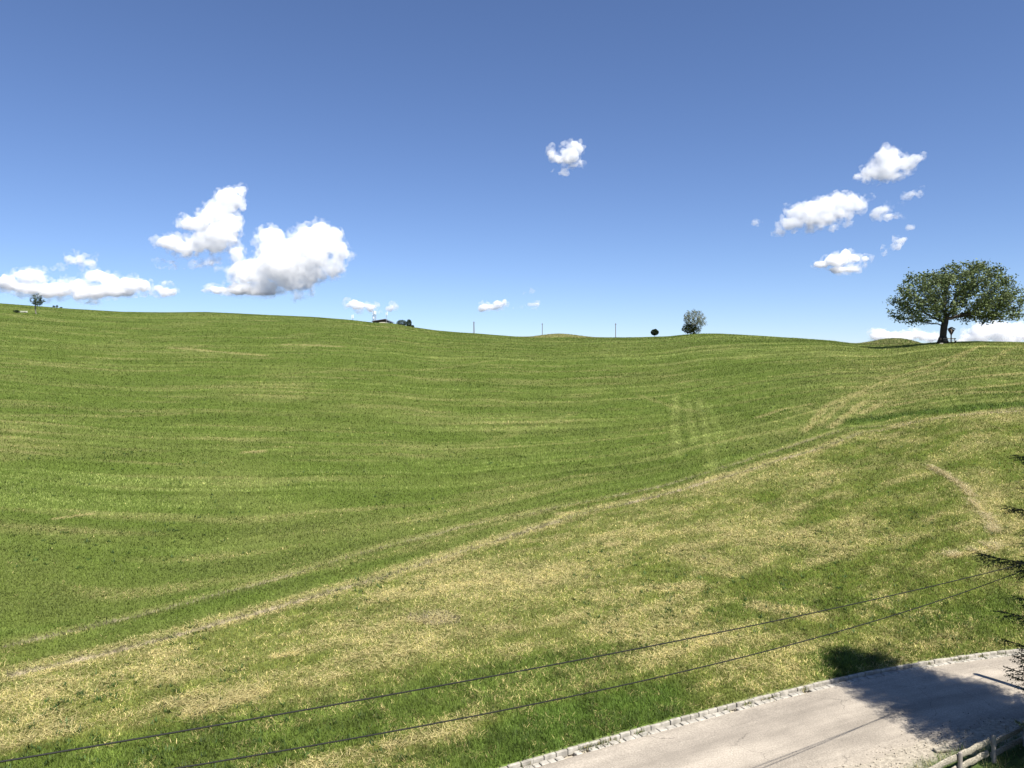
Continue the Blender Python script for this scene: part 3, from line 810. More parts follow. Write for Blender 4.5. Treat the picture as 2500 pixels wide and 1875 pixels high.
def bush(name, loc, r, label, seed, col=(.035, .06, .018), nl=1500, size=.13, cat='bush', group=None, lobes=5, flat=.0, stem=True):
    rr = np.random.default_rng(seed)
    o = empty(name, loc, label, cat, group)
    pts = []
    for k in range(lobes):
        c = np.array([rr.uniform(-.45, .45) * r[0], rr.uniform(-.45, .45) * r[1], r[2] * rr.uniform(.55, 1.12)]) if lobes > 1 else np.array([0, 0, r[2] * .8])
        q = np.array(r) * (rr.uniform(.5, .72) if lobes > 1 else np.array([1, 1, 1.2]))
        pts.append(ell(nl // lobes, c, q, .62, rr))
    P = np.concatenate(pts)
    P += rr.normal(size=P.shape) * .05 * min(r)
    P[:, 2] = np.maximum(P[:, 2], .03)
    V, Fq, C = leaves(P, size, col, .32, .35, rr)
    mesh_obj('foliage', V, Fq, M_LEAF, o, col=C)
    if stem:
        m = MB()
        for k in range(6):
            a = rr.uniform(0, 6.28); t = P[rr.integers(len(P))]
            m.tube([(.05 * math.cos(a), .05 * math.sin(a), -.15), t * .45 + np.array([0, 0, .1]), t * .9], [.05, .035, .012], 4)
        m.build('stem', M_BARK, o)
    return o

p = ground_at(37, 763.5)
bush('dark_shrub', (p[0], p[1] + .6, on_ground(p[0], p[1] + .6)), (.75, .7, .42), 'low dark shrub at the left end of the pale trough', 31, (.03, .05, .02), 500, .12)
for i, (u, w, hh, lab) in enumerate([(131, 3.2, 5.5, 'tiny shrub on the left skyline, left one of three just right of the young tree'), (139, 3.6, 6.5, 'tiny shrub on the left skyline, middle and tallest of three right of the young tree'), (149, 4.2, 3.2, 'tiny low shrub on the left skyline, right one of three right of the young tree')]):
    q = crest(u, .5); sc = q[1] / F
    bush('small_shrub', (q[0], q[1], on_ground(*q)), (w * sc, w * sc, hh * sc * .6), lab, 41 + i, (.05, .075, .035), 220, .13, group='tiny shrubs on the left skyline', lobes=3)

# hut with aerials on the crest
qh = crest(936, 3.5); sc = qh[1] / F
ztop = CAMZ + (HV - 779) / F * qh[1]
zeav = CAMZ + (HV - 785.8) / F * qh[1]
zb = on_ground(*qh)
hut = empty('hut', (qh[0], qh[1], zb), 'low hut with shallow brown gable roof half hidden behind the crest', 'hut')
def hx(u): return (u - 936) * sc
def hz(v): return CAMZ + (HV - v) / F * qh[1] - zb
DEP = 5.0
# gable end faces the lane, long low slope to the left
gl = [(hx(911), hz(785.2)), (hx(940.7), hz(780.6)), (hx(954.5), hz(786)), (hx(954.5), -1), (hx(911), -1)]
m = MB(); m.add([(a_, d_, b_) for d_ in (0, DEP) for a_, b_ in gl], [(4, 3, 2, 1, 0), (5, 6, 7, 8, 9), (0, 1, 6, 5), (1, 2, 7, 6), (2, 3, 8, 7), (3, 4, 9, 8), (4, 0, 5, 9)])
m.build('wall', M_WOOD_DARK, hut)
m = MB()
for (a0, b0), (a1, b1) in (((hx(907.6), hz(785.0)), (hx(940.9), hz(779.7))), ((hx(940.5), hz(779.7)), (hx(957.6), hz(786.4)))):
    m.add([(x_, y_, z_ + dz) for y_ in (-.55, DEP + .4) for x_, z_ in ((a0, b0), (a1, b1)) for dz in (0, .17)], [(0, 2, 3, 1), (4, 5, 7, 6), (1, 3, 7, 5), (0, 4, 6, 2), (0, 1, 5, 4), (2, 6, 7, 3)])
m.build('roof', M_ROOF, hut)
m = MB(); m.box((hx(939), -.04, hz(789)), (hx(952) - hx(926), .07, .8)); m.build('white_base', M_PLASTER, hut)
m = MB(); m.box((hx(919), -.04, hz(787.6)), (.9, .06, .5), bev=.01); m.build('window', simple_mat('dark_window_glass', (.03, .035, .04), .1, .1, 3, spec=.5), hut)

def mast(name, u, vtop, behind, label, panels, lattice=True, zbase=None, width=.45, group=None):
    q = crest(u, behind); scm = q[1] / F
    zb_ = on_ground(*q) if zbase is None else zbase
    zt = CAMZ + (HV - vtop) / F * q[1]
    o = empty(name, (q[0], q[1], zb_), label, 'antenna mast', group)
    Hm = zt - zb_
    m = MB()
    if lattice:
        w = width / 2
        legs = [(w, w), (-w, w), (-w, -w), (w, -w)]
        for a, b in legs: m.tube([(a, b, -.2), (a, b, Hm)], .045, 4)
        nb = max(3, int(Hm / .7))
        for i in range(nb):
            z0, z1 = Hm * i / nb, Hm * (i + 1) / nb
            for j in range(4):
                a, b = legs[j], legs[(j + 1) % 4]
                m.tube([(a[0], a[1], z0), (b[0], b[1], z1)], .028, 3)
    else:
        m.tube([(0, 0, -.2), (0, 0, Hm)], .075, 6)
    m.build('mast', M_STEEL, o)
    for (dx, v0, v1, w) in panels:
        z0 = CAMZ + (HV - v1) / F * q[1] - zb_; z1 = CAMZ + (HV - v0) / F * q[1] - zb_
        m = MB(); m.box((dx * scm, -.42, (z0 + z1) / 2), (w * scm, .16, z1 - z0), bev=.03)
        m.build('panel_antenna', M_WHITE, o)
        m = MB(); m.tube([(0, 0, z1 - .3), (dx * scm, -.36, z1 - .3), (dx * scm, -.36, z0 + .3), (0, 0, z0 + .3)], .04, 4); m.build('bracket', M_STEEL, o)
    return o
G = 'antenna masts around the hut'
mast('antenna_mast', 861.5, 769, .5, 'short lone mast with two white panel antennas standing left of the hut', [(-1.6, 769, 778, 1.6), (1.4, 768.5, 777, 1.6)], False, group=G)
mast('antenna_mast', 911.5, 758.5, 1.0, 'tall dark lattice mast at the left end of the hut', [(-1.6, 760, 764, .9), (-.8, 766, 769, 1.0), (1.2, 774, 778, 2.6)], True, width=.40, group=G)
mast('antenna_mast', 916.5, 759, 1.6, 'lattice mast with large white panels right beside the tallest mast at the hut', [(-2.2, 759, 767, 2.2), (1.2, 759.5, 768, 2.2)], True, width=.42, group=G)
mast('antenna_mast', 943.3, 763, 3.5, 'slim mast with two white panels rising from the hut roof', [(-.2, 763, 770, 1.3), (2.6, 761.5, 769.5, 1.3)], False, group=G)

# round bushes right of the hut
BL = [(981, 13.2, 7.9, 796.5, 2.5, 'wide rounded dark bush on the skyline right of the hut', (.040, .058, .020), 51, 1),
      (998.5, 6.6, 8.6, 796.8, 1.2, 'narrow taller round bush on the skyline touching the wide bush right of the hut', (.030, .050, .020), 52, 1),
      (1009.5, 4.6, 3.1, 799.5, .8, 'smallest low bush at the right end of the bushes by the hut', (.035, .055, .022), 53, 2)]
for u, rw, rh, vb_, bh, lab, c, sd_, lb in BL:
    q = crest(u, bh); sc = q[1] / F
    zb_ = on_ground(*q); zt = CAMZ + (HV - (vb_ - 2 * rh)) / F * q[1]
    hh = max(zt - zb_, .5) / 2
    bush('round_bush', (q[0], q[1], zb_), (rw * sc * (1.1 if lb > 1 else 1), rw * sc, hh * (1.2 if lb > 1 else 1)), lab, sd_, c, 1500, .14, group='dark bushes right of the hut', lobes=lb)

# line poles far behind the crest
for u, vt, far, lab, twin in [(1157, 785, 150, 'thin distant line pole on the skyline nearest the hut', True), (1324, 789, 170, 'thin distant line pole standing behind the brownish knoll', False), (1503, 789, 150, 'thin distant line pole left of the small ball-shaped tree', False)]:
    q = crest(u, far)
    zb_ = on_ground(*q); zt = CAMZ + (HV - vt) / F * q[1]
    o = empty('line_pole', (q[0], q[1], zb_), lab, 'pole', 'line poles along the skyline')
    m = MB(); Hm = zt - zb_
    if twin: m.tube([(-.55, 0, -.3), (-.06, 0, Hm)], [.17, .13], 6); m.tube([(.55, 0, -.3), (.06, 0, Hm)], [.17, .13], 6)
    else: m.tube([(0, 0, -.3), (0, 0, Hm)], [.21, .16], 6)
    m.build('shaft', M_POLE, o)
    m = MB(); m.box((0, 0, Hm - .7), (.9, .12, .12)); m.build('crossarm', M_POLE, o)
    for sx in (-.38, .38):
        m = MB(); m.tube([(sx, 0, Hm - .64), (sx, 0, Hm - .36)], [.07, .05], 6); m.build('insulator', M_STEEL, o)

# ball-shaped tree
q = crest(1598.5, 1.0); sc = q[1] / F
zb_ = on_ground(*q)
ball = empty('ball_tree', (q[0], q[1], zb_), 'small dark ball-crowned tree on a short pale stem, alone on the skyline', 'tree')
zt = CAMZ + (HV - 802.5) / F * q[1] - zb_; zl = CAMZ + (HV - 819) / F * q[1] - zb_
m = MB(); m.tube([(0, 0, -.2), (.02, 0, zl * .6), (0, 0, zl + .5)], [.10, .08, .07], 6); m.build('trunk', M_BARK_PALE, ball)
rg = np.random.default_rng(61)
hc = (zt - zl) / 2
P = np.concatenate([ell(1300, (0, 0, zl + hc * .92), (9.7 * sc, 9.7 * sc, hc * .92), .7, rg), ell(260, (.15, 0, zl + hc * 1.5), (4.5 * sc, 4.5 * sc, hc * .5), .3, rg)])
V, Fq, C = leaves(P, .16, (.026, .042, .018), .3, .35, rg); mesh_obj('crown', V, Fq, M_LEAF, ball, col=C)

# twiggy pale tree with a dark shrub at its foot
q = crest(1694, 2.0); sc = q[1] / F
zb_ = on_ground(*q)
tw = empty('sparse_tree', (q[0], q[1], zb_), 'grey twiggy tree with very thin foliage above a dark shrub on the skyline', 'tree')
H = CAMZ + (HV - 757) / F * q[1] - zb_
rg = np.random.default_rng(71)
att = np.concatenate([ell(300, (0, 0, .66 * H), (.46 * H, .44 * H, .36 * H), .45, rg), ell(60, (.28 * H, 0, .45 * H), (.28 * H, .25 * H, .12 * H), 0, rg), ell(50, (-.2 * H, 0, .4 * H), (.25 * H, .25 * H, .12 * H), 0, rg), ell(36, (.22 * H, 0, .17 * H), (.16 * H, .15 * H, .10 * H), 0, rg)])
nodes, par = colonize(att, None, .28, 3.5, .45, 70, [(0, 0, -.2), (0, 0, .08 * H), (0, 0, .16 * H)], rg)
mb, rad, ends = branch_mesh(nodes, par, .026, 2.3, trunk_r=.24, n=6)
mb.build('trunk', M_BARK_PALE, tw, smooth=True)
P = nodes[(rad < .07) & (nodes[:, 2] > .2 * H)]
LP = np.repeat(P, 8, 0); LP = LP + rg.normal(size=LP.shape) * .24
V, Fq, C = leaves(LP, .14, (.18, .20, .125), .3, .3, rg); mesh_obj('crown', V, Fq, M_LEAF, tw, col=C)
q2 = crest(1688, .8)
bush('leafy_shrub', (q2[0], q2[1], on_ground(*q2)), (24 * sc, 13 * sc, 15 * sc), 'dense dark shrub spreading round the foot of the sparse twiggy tree', 81, (.045, .060, .020), 2600, .14, lobes=8)

# ------------------------------------------------------------------ spruce beside the road
SX, SY = 15.45, 18.6
sz0 = on_ground(SX, SY)
spr = empty('spruce', (SX, SY, sz0), 'tall dark spruce whose branch tips reach in at the right edge and shade the road', 'tree')
SH = 13.0
m = MB(); m.tube([(0, 0, -.2), (0, 0, 3), (.03, 0, 7), (0, 0, 11), (0, 0, SH)], [.22, .18, .12, .05, .012], 8); m.build('trunk', M_BARK, spr, smooth=True)
rg = np.random.default_rng(91)
bm_ = MB(); TW = []                          # twigs as (p0, p1, needle length)
z = .7
while z < SH - .15:
    fr = 1 - z / SH
    Rb = .12 + 2.7 * (1 - math.exp(-(SH - z) / 2.5)) * (1 if z > 1.4 else .9)
    nb = 7 if z < 9 else 5
    a0 = rg.uniform(0, 6.28)
    for k in range(nb):
        a = a0 + k * 6.283 / nb + rg.normal() * .14
        L = Rb * rg.uniform(.82, 1.0)
        if z < 7.5 and math.radians(188) < a % (2 * math.pi) < math.radians(265): L *= 1.2  # boughs out of view lengthened to widen the shadow on road and verge
        long_ = 1.0
        for zs, Ls in ((7.75, 2.62), (6.25, 2.8), (5.25, 3.45), (3.85, 3.05), (3.0, 2.85)):   # the few limbs that reach out furthest
            if abs(z - zs) < .125 and abs((a - math.radians(158) + math.pi) % (2 * math.pi) - math.pi) < .46: L = Ls; long_ = 1.35 if zs == 5.25 else 1.0
        d = np.array([math.cos(a), math.sin(a), 0.])
        npt = 9
        sarr = np.linspace(0, 1, npt)
        dz = L * (.10 * (1 - fr) * sarr + (-.36 * fr - .06) * sarr + .30 * fr * sarr ** 2.5)
        pts = d * (sarr * L)[:, None] + np.stack([np.zeros(npt), np.zeros(npt), z + dz], 1)
        bm_.tube(pts, np.linspace(.035 * max(fr, .3), .006, npt), 4)
        side = np.array([-d[1], d[0], 0.])
        step_ = .105
        for q_ in np.arange(.12 * L, L, step_):
            f_ = q_ / L
            pos = np.array([np.interp(f_, sarr, pts[:, j]) for j in range(3)])
            tl = (.58 * (1 - f_) ** .7 + .24) * min(1, L / 1.6) * rg.uniform(.7, 1.15) * long_
            for sg in (-1, 1):
                dr = d * .75 + side * sg * .8 + np.array([0, 0, rg.uniform(-.35, .05)])
                dr /= np.linalg.norm(dr)
                e_ = pos + dr * tl + np.array([0, 0, -.10 * tl])
                TW.append((pos, e_))
                if tl > .34:
                    for g_ in (.4, .7):
                        b0 = pos + (e_ - pos) * g_
                        for s2 in (-1, 1):
                            d2 = dr * .8 + np.cross(dr, (0, 0, 1)) * s2 * .6 + np.array([0, 0, -.1]); d2 /= np.linalg.norm(d2)
                            TW.append((b0, b0 + d2 * tl * .38))
        TW.append((pts[-2], pts[-1] + d * .08))
    z += rg.uniform(.20, .27)
TW.append((np.array([0, 0, SH - .5]), np.array([0, 0, SH + .25])))
bm_.build('branches', M_BARK, spr)
P0 = np.array([a for a, b in TW]); P1 = np.array([b for a, b in TW])
tl = np.linalg.norm(P1 - P0, axis=1)
cnt = np.maximum((tl / .017).astype(int), 4)
ii = np.repeat(np.arange(len(TW)), cnt)
f_ = rg.random(len(ii))
B = P0[ii] + (P1 - P0)[ii] * f_[:, None]
ax = ((P1 - P0) / tl[:, None])[ii]
rv = rg.normal(size=(len(ii), 3)); rv[:, 2] += .35
rv = rv - ax * (rv * ax).sum(1)[:, None]; rv /= np.linalg.norm(rv, axis=1)[:, None]
nl = rg.uniform(.035, .060, len(ii))[:, None]
tip_ = B + (rv * .8 + ax * .6) * nl
wv = np.cross(rv, ax) * .009
V = np.stack([B - wv - ax * .006, B + wv + ax * .006, tip_], 1).reshape(-1, 3)
Fc = np.arange(len(V)).reshape(-1, 3)
C = np.repeat(np.array([.028, .050, .022])[None] * rg.uniform(.6, 1.4, len(ii))[:, None], 3, 0)
mesh_obj('needles', V, Fc, leaf_mat('spruce_needles', .1), spr, col=C)

# ------------------------------------------------------------------ pole and overhead wires
PX, PY = 17.0, 21.3
pz = on_ground(PX, PY)
pole = empty('utility_pole', (PX, PY, pz), 'wooden utility pole hidden behind the spruce that carries both cables', 'pole')
m = MB(); m.tube([(0, 0, -.3), (0, 0, 5.65 - pz)], [.15, .11], 10); m.build('shaft', M_POLE, pole, smooth=True)
m = MB(); m.box((0, 0, 5.0 - pz), (.50, .10, .10), rz=R(120)); m.build('crossarm', M_POLE, pole)
for sx in (-.2, .2):
    m = MB(); m.tube([(sx * math.cos(R(120)), sx * math.sin(R(120)), 5.05 - pz), (sx * math.cos(R(120)), sx * math.sin(R(120)), 5.2 - pz)], [.05, .035], 8); m.build('insulator', M_WHITE, pole)
W0 = np.array([8.35, 16.57]); WD = np.array([.857, .515]); WN = np.array([-.515, .857])
for nm, off, co, lab in (('lower', 0.0, (.003937, .0146, 4.533), 'black overhead cable crossing the meadow in front of the road, nearer lower one of two'),
                         ('upper', -.27, (.001554, -.018922, 5.1002), 'black overhead cable running up to the spruce, farther upper one of two')):
    s_ = np.linspace(-34, 9.85, 90)
    zc = np.polyval(co, s_)
    m = MB(); m.tube(np.stack([W0[0] + WD[0] * s_ + WN[0] * off, W0[1] + WD[1] * s_ + WN[1] * off, zc], 1), .010, 6)
    o = m.build('overhead_cable', M_WIRE, smooth=True); tag(o, lab, 'cable', 'overhead cables')

# ------------------------------------------------------------------ fence
FP = [np.array([10.77, 18.24]), np.array([12.1, 19.06])]
fd = FP[1] - FP[0]; fl_ = np.linalg.norm(fd); fdn = fd / fl_; fn = np.array([-fdn[1], fdn[0]])
fz = [on_ground(*p) for p in FP]
fence = empty('wooden_fence', (FP[0][0], FP[0][1], fz[0]), 'weathered post and rail fence on the near verge in the bottom right corner', 'fence')
def fence_local(p, z): return np.array([p[0] - FP[0][0], p[1] - FP[0][1], z - fz[0]])
for i in (-2, -1, 0, 1, 2, 3):
    pp = FP[0] + fd * i
    zt = .69 if i != 1 else .70
    m = MB()
    b = fence_local(pp, on_ground(*pp) - .2); t_ = fence_local(pp, zt)
    n_ = np.array([.01 * (i % 3 - 1), .01, 0])
    if i == 0: m.tube([b, t_ - (0, 0, .05), t_ - (0, 0, .015), t_ + n_ * .3], [.052, .050, .046, .02], 12)
    else: m.tube([b, t_ - (0, 0, .02), t_ + n_], [.055, .050, .038], 10)
    m.build('post', M_POST, fence, smooth=False)
def rail(i0, i1, z, r, a0=.0, a1=0.):
    """half-round rail fixed on the road side of the posts"""
    p0 = FP[0] + fd * (i0 + a0) + fn * .085; p1 = FP[0] + fd * (i1 + a1) + fn * .085
    k = 12; n = 10; mbx = MB(); rings = []
    for j in range(k + 1):
        c = p0 + (p1 - p0) * j / k
        cc = fence_local(c, z + .012 * math.sin(j * 1.3 + i0 * 2 + z * 9))
        a = np.linspace(-np.pi / 2, 3 * np.pi / 2, n, endpoint=False)
        rr = r * (1 + .05 * math.sin(j * 2.1 + z * 5))
        vx = np.cos(a) * rr * .45; vz = np.sin(a) * rr
        rings.append(cc + np.stack([fn[0] * vx, fn[1] * vx, vz], 1))
    f = []
    for j in range(k): f += [(j * n + q, j * n + (q + 1) % n, (j + 1) * n + (q + 1) % n, (j + 1) * n + q) for q in range(n)]
    f += [tuple(range(n - 1, -1, -1)), tuple(k * n + q for q in range(n))]
    mbx.add(np.concatenate(rings), f)
    mbx.build('rail', M_WOOD, fence)
for zc in (.53, .24):
    rail(-2, 0, zc, .085, 0, -.02); rail(0, 1, zc, .085, 0.0, -.05 if zc > .4 else -.09); rail(1, 3, zc - .10, .08, .04, 0)
s_ = np.linspace(0, 1, 12)
p0, p1 = FP[1], FP[0] + fd * 3
m = MB(); m.tube(np.stack([p0[0] + (p1 - p0)[0] * s_ - FP[0][0] - fn[0] * .05, p0[1] + (p1 - p0)[1] * s_ - FP[0][1] - fn[1] * .05, .62 - .02 * np.sin(np.pi * s_) - fz[0]], 1), .006, 5); m.build('wire', M_STEEL, fence)
p = (11.1, 19.6)
wp = MB(); wp.box((p[0], p[1], on_ground(*p) + .05), (.42, .16, .07), rz=R(8), rx=R(6), bev=.015)
tag(wp.build('wood_offcut', M_WOOD), 'short pale plank lying on the gravel by the end of the fence', 'plank')

# ------------------------------------------------------------------ clouds
def cloud_mat(name, dens):
    m = bpy.data.materials.new(name); m.use_nodes = True
    n, l = m.node_tree.nodes, m.node_tree.links
    n.remove(n['Principled BSDF'])
    pv = n.new('ShaderNodeVolumePrincipled')
    pv.inputs['Color'].default_value = (1, 1, 1, 1); pv.inputs['Density'].default_value = dens; pv.inputs['Anisotropy'].default_value = 0.0
    l.new(pv.outputs[0], n['Material Output'].inputs['Volume'])
    return m
def vapour_mat(name, dens, s):
    """torn thin vapour: noise eats holes into the low density"""
    m = cloud_mat(name, dens); n, l = m.node_tree.nodes, m.node_tree.links
    pv = n['Principled Volume']
    g = n.new('ShaderNodeNewGeometry'); ns = n.new('ShaderNodeTexNoise'); ns.inputs['Scale'].default_value = 1 / (20 * s); ns.inputs['Detail'].default_value = 4; ns.inputs['Roughness'].default_value = .6
    l.new(g.outputs['Position'], ns.inputs['Vector'])
    mr = n.new('ShaderNodeMapRange'); mr.interpolation_type = 'SMOOTHSTEP'
    mr.inputs[1].default_value = .44; mr.inputs[2].default_value = .66; mr.inputs[3].default_value = 0; mr.inputs[4].default_value = dens
    l.new(ns.outputs['Fac'], mr.inputs[0]); l.new(mr.outputs[0], pv.inputs['Density'])
    return m
M_CL = {}
def cloud_part(name, blobs, dist, dens, seed, parent=None, rough=1.0, torn=False):
    """blobs: (u, v, ru, rv) lobes in photograph pixels, given real size and depth at distance dist"""
    rr = np.random.default_rng(seed)
    s = dist / F
    C = []
    for (u, v, ru, rv) in blobs:
        c = np.array([(u - CX) * s, dist, CAMZ + (HV - v) * s])
        k = int(np.clip(ru * rv / 26, 5, 46))
        mr = min(ru, rv) * s
        dep = .85 * math.sqrt(ru * rv)
        ax3 = np.array([ru * s, dep * s, rv * s])
        C.append((c, ax3 * .84))
        dirs = rr.normal(size=(k, 3)); dirs /= np.linalg.norm(dirs, axis=1)[:, None]
        for d in dirs:
            rad = mr * rr.uniform(.18, .40)
            C.append((c + d * rr.uniform(.75, 1.02) * np.maximum(ax3 - rad * .75, 0), np.full(3, rad)))
    P = np.array([c for c, _ in C]); Rr = np.array([r for _, r in C])
    org = P.mean(0)
    import bmesh
    b = bmesh.new(); bmesh.ops.create_icosphere(b, subdivisions=3, radius=1)
    iv = np.array([v.co[:] for v in b.verts]); b.faces.ensure_lookup_table(); fi = np.array([[v.index for v in f_.verts] for f_ in b.faces]); b.free()
    V = (iv[None] * Rr[:, None, :] + (P - org)[:, None]).reshape(-1, 3)
    Fi = (fi[None] + len(iv) * np.arange(len(P))[:, None, None]).reshape(-1, 3)
    key = (round(dens, 5), torn)
    if key not in M_CL: M_CL[key] = vapour_mat('torn_vapour', dens, s) if torn else cloud_mat('cloud_vapour', dens)
    tmp = mesh_obj('tmp', V, Fi, M_CL[key])
    md = tmp.modifiers.new('r', 'REMESH'); md.mode = 'VOXEL'; md.voxel_size = 1.9 * s
    dg = bpy.context.evaluated_depsgraph_get(); ev = tmp.evaluated_get(dg)
    me = bpy.data.meshes.new_from_object(ev)
    bpy.data.objects.remove(tmp)
    nv = len(me.vertices); co = np.empty(nv * 3, np.float32); me.vertices.foreach_get('co', co); co = co.reshape(-1, 3)
    nn = np.empty(nv * 3, np.float32); me.vertices.foreach_get('normal', nn); nn = nn.reshape(-1, 3)
    L1 = 26 * s
    dsp = np.array([mnoise.fractal(Vector((float(a) / L1 + seed, float(b_) / L1, float(c_) / L1)), .8, 2.1, 4) for a, b_, c_ in co])
    L2 = 10 * s
    ds2 = np.array([mnoise.fractal(Vector((float(a) / L2, float(b_) / L2 + seed, float(c_) / L2)), .9, 2.1, 3) for a, b_, c_ in co])
    co += nn * ((dsp * 7.0 + ds2 * 2.4) * s * rough)[:, None]
    me.vertices.foreach_set('co', co.ravel()); me.update()
    if not me.materials: me.materials.append(M_CL[key])
    o = bpy.data.objects.new(name, me)
    o.location = Vector(org) - (parent.location if parent else Vector((0, 0, 0)))
    COL.objects.link(o)
    if parent: o.parent = parent
    return o
CD = 5000.
def cloud(blobs, label, seed, dens=.018, wisps=None, wd=.009, rough=1.0, dist=CD):
    core = [(u, v, max(ru * .93, ru - 4), max(rv * .93, rv - 3)) for u, v, ru, rv in blobs]
    o = cloud_part('cloud', core, dist, dens, seed, rough=rough)
    tag(o, label, 'cloud', 'clouds over the meadow')
    edge = [(u, v + 1, ru + min(9, 3 + ru * .25), rv + min(7, 2 + rv * .3)) for u, v, ru, rv in blobs]
    cloud_part('vapour_edge', edge, dist, .016, seed + 900, o, rough=1.4, torn=True)
    for k, w_ in enumerate(wisps or ()): cloud_part('wisp', [w_], dist, wd * 1.6, seed + 500 + k, o, rough=1.8, torn=True)
    return o
cloud([(690, 640, 75, 62), (760, 610, 60, 60), (660, 585, 34, 36), (800, 590, 40, 40), (830, 615, 26, 26), (780, 560, 30, 26), (610, 665, 50, 36), (578, 625, 20, 25), (740, 665, 60, 34), (810, 650, 30, 26), (640, 700, 50, 22), (720, 695, 50, 18)],
      'largest bright cumulus cloud with a grey base, left of the hut masts', 1, wisps=[(740, 722, 34, 14), (600, 680, 60, 22), (540, 665, 20, 10), (830, 660, 18, 16)])
cloud([(525, 706, 32, 10), (580, 706, 50, 16), (640, 714, 42, 9), (498, 709, 12, 4)], 'flat white cloud strip tucked under the grey base of the largest cumulus', 2, dens=0.0459, wisps=[(680, 718, 40, 8)])
cloud([(560, 490, 34, 36), (530, 520, 40, 34), (500, 545, 42, 30), (460, 545, 28, 20), (580, 468, 18, 16), (592, 462, 9, 9), (590, 500, 12, 16), (540, 570, 46, 34), (565, 545, 28, 30), (500, 580, 36, 24), (530, 600, 34, 20)],
      'tall slanting cumulus tower above and left of the largest cloud', 3, dens=.026, wisps=[(560, 590, 36, 26), (520, 620, 22, 30), (585, 550, 12, 26)])
cloud([(420, 590, 38, 20), (455, 605, 34, 20), (395, 592, 22, 12), (480, 600, 26, 18)], 'puffy cloud lobe at the lower left of the slanting cumulus tower', 4, dens=.026, wisps=[(400, 640, 34, 10), (460, 645, 60, 9), (500, 640, 24, 14)])
cloud([(20, 690, 30, 20), (75, 676, 40, 20), (100, 664, 16, 10), (60, 700, 50, 16), (130, 715, 50, 14), (190, 700, 36, 20), (235, 676, 34, 18), (270, 690, 30, 22), (210, 722, 40, 14), (320, 695, 36, 20), (350, 700, 24, 16), (290, 712, 50, 14), (160, 702, 50, 14), (240, 712, 50, 16), (100, 706, 60, 16)],
      'long low bank of white cloud above the young tree on the left', 5, dens=0.0334, wisps=[(150, 690, 50, 18), (220, 735, 34, 10), (60, 712, 70, 12)])
cloud([(405, 712, 26, 12), (385, 705, 16, 8), (420, 710, 12, 12), (402, 692, 10, 8)], 'small puff at the right end of the long low cloud bank', 6, dens=0.0334, wisps=[(375, 716, 22, 9)])
cloud([(172, 630, 16, 11), (195, 628, 18, 12), (220, 640, 14, 9)], 'small hazy puff above the long low cloud bank on the left', 7, dens=0.0209, wisps=[(200, 640, 34, 16), (140, 655, 26, 9), (236, 628, 8, 9)])
cloud([(1398, 378, 18, 22), (1402, 355, 18, 12), (1345, 374, 10, 14), (1366, 390, 14, 9), (1416, 365, 10, 16), (1385, 388, 22, 14), (1386, 370, 22, 16)], 'ragged lone puff high in the middle of the sky', 8, dens=0.0292, wisps=[(1372, 424, 14, 9), (1352, 416, 8, 6), (1420, 402, 16, 8), (1390, 398, 30, 16), (1346, 382, 16, 16), (1385, 350, 10, 8)], wd=0.0144)
cloud([(2165, 385, 36, 26), (2160, 410, 46, 22), (2130, 420, 28, 14), (2205, 400, 34, 18), (2235, 388, 20, 10), (2100, 430, 18, 7), (2165, 432, 40, 11)], 'uppermost white cloud of the cluster on the right', 9, wisps=[(2130, 440, 40, 10), (2255, 380, 14, 8), (2200, 372, 10, 12), (2095, 434, 20, 6), (2200, 425, 28, 16)], wd=0.0120)
cloud([(2045, 492, 34, 24), (2010, 505, 50, 24), (1965, 520, 44, 24), (1930, 545, 34, 16), (1905, 565, 16, 9), (2080, 495, 30, 22), (2000, 535, 50, 20), (2045, 520, 38, 18), (2095, 500, 16, 20)],
      'largest white cloud of the right-hand cluster, stretched and slanting', 10, wisps=[(2120, 482, 16, 9), (1990, 555, 50, 12), (2060, 540, 30, 12), (2108, 502, 8, 16)], wd=0.0120)
cloud([(2040, 638, 36, 16), (2062, 622, 18, 14), (2010, 645, 26, 9), (2085, 632, 16, 12), (2060, 658, 44, 9), (2115, 632, 12, 9)], 'lowest white cloud of the right-hand cluster, nearest the tree', 11, dens=0.0501, wisps=[(2095, 650, 32, 14), (2080, 612, 8, 9)], wd=0.0120)
cloud([(2150, 514, 18, 10), (2135, 526, 16, 8), (2170, 528, 22, 6)], 'thin curled cloud scrap right of the largest cloud in the right-hand cluster', 12, dens=0.0209, wisps=[(2195, 530, 18, 6), (2185, 498, 26, 8)], wd=0.0048)
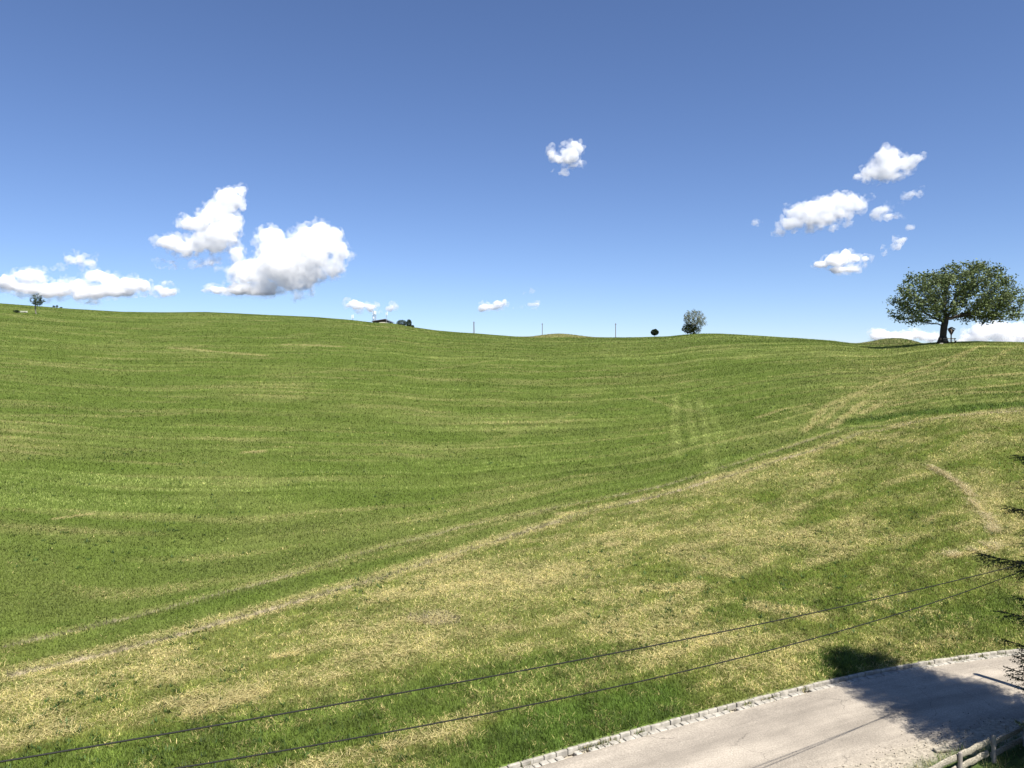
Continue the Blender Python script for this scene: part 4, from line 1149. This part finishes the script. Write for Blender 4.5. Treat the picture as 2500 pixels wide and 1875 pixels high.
cloud([(2225, 474, 14, 6), (2248, 468, 8, 6)], 'small faint cloud scrap below the uppermost cloud on the right', 13, dens=0.0167, wisps=[(2220, 478, 20, 7)], wd=0.0072)
cloud([(2198, 588, 16, 8), (2206, 586, 8, 6)], 'small soft cloud scrap directly above the big tree crown', 14, dens=0.0271, wisps=[(2160, 612, 16, 11), (2180, 602, 18, 7)], wd=0.0144)
cloud([(1846, 545, 12, 5), (1840, 548, 8, 4)], 'tiny isolated cloud scrap left of the right-hand cluster', 15, dens=0.0188, wisps=[(1905, 529, 8, 5)], wd=0.0096)
cloud([(2221, 557, 9, 4)], 'tiniest faint cloud scrap between curled scrap and tree', 16, dens=0.0125)
cloud([(875, 745, 26, 11), (862, 740, 16, 8), (850, 744, 12, 8), (905, 750, 16, 9), (918, 745, 8, 6)], 'small low cloud just above the hut masts', 17, dens=0.0459)
cloud([(958, 748, 10, 8), (950, 753, 10, 6)], 'tiny low puff right of the cloud above the hut masts', 18, dens=0.0292, wisps=[(934, 758, 18, 4)], wd=0.0144)
cloud([(1195, 747, 24, 11), (1214, 742, 20, 11), (1230, 738, 10, 8), (1180, 752, 16, 8)], 'small white cloud low over the skyline, left of two right of the hut', 19, dens=0.0459)
cloud([(1296, 743, 14, 7), (1308, 742, 10, 6)], 'fainter small cloud low over the skyline, right of two right of the hut', 20, dens=0.0292, wisps=[(1265, 751, 12, 4), (1280, 714, 8, 5), (1302, 712, 9, 8)], wd=0.0072)
cloud([(2145, 818, 28, 16), (2175, 822, 40, 14), (2235, 818, 40, 12), (2270, 825, 28, 14), (2200, 826, 50, 9), (2155, 808, 14, 8)], 'low white cloud behind the crest left of the big trunk', 21, dens=0.0459)
cloud([(2400, 815, 40, 26), (2440, 806, 44, 22), (2490, 812, 46, 24), (2365, 826, 18, 14), (2460, 830, 60, 10), (2450, 795, 26, 12), (2545, 812, 50, 22), (2352, 834, 24, 6)], 'broad low cloud behind the crest right of the big trunk', 22, dens=0.0292, wisps=[(2420, 800, 50, 20)])
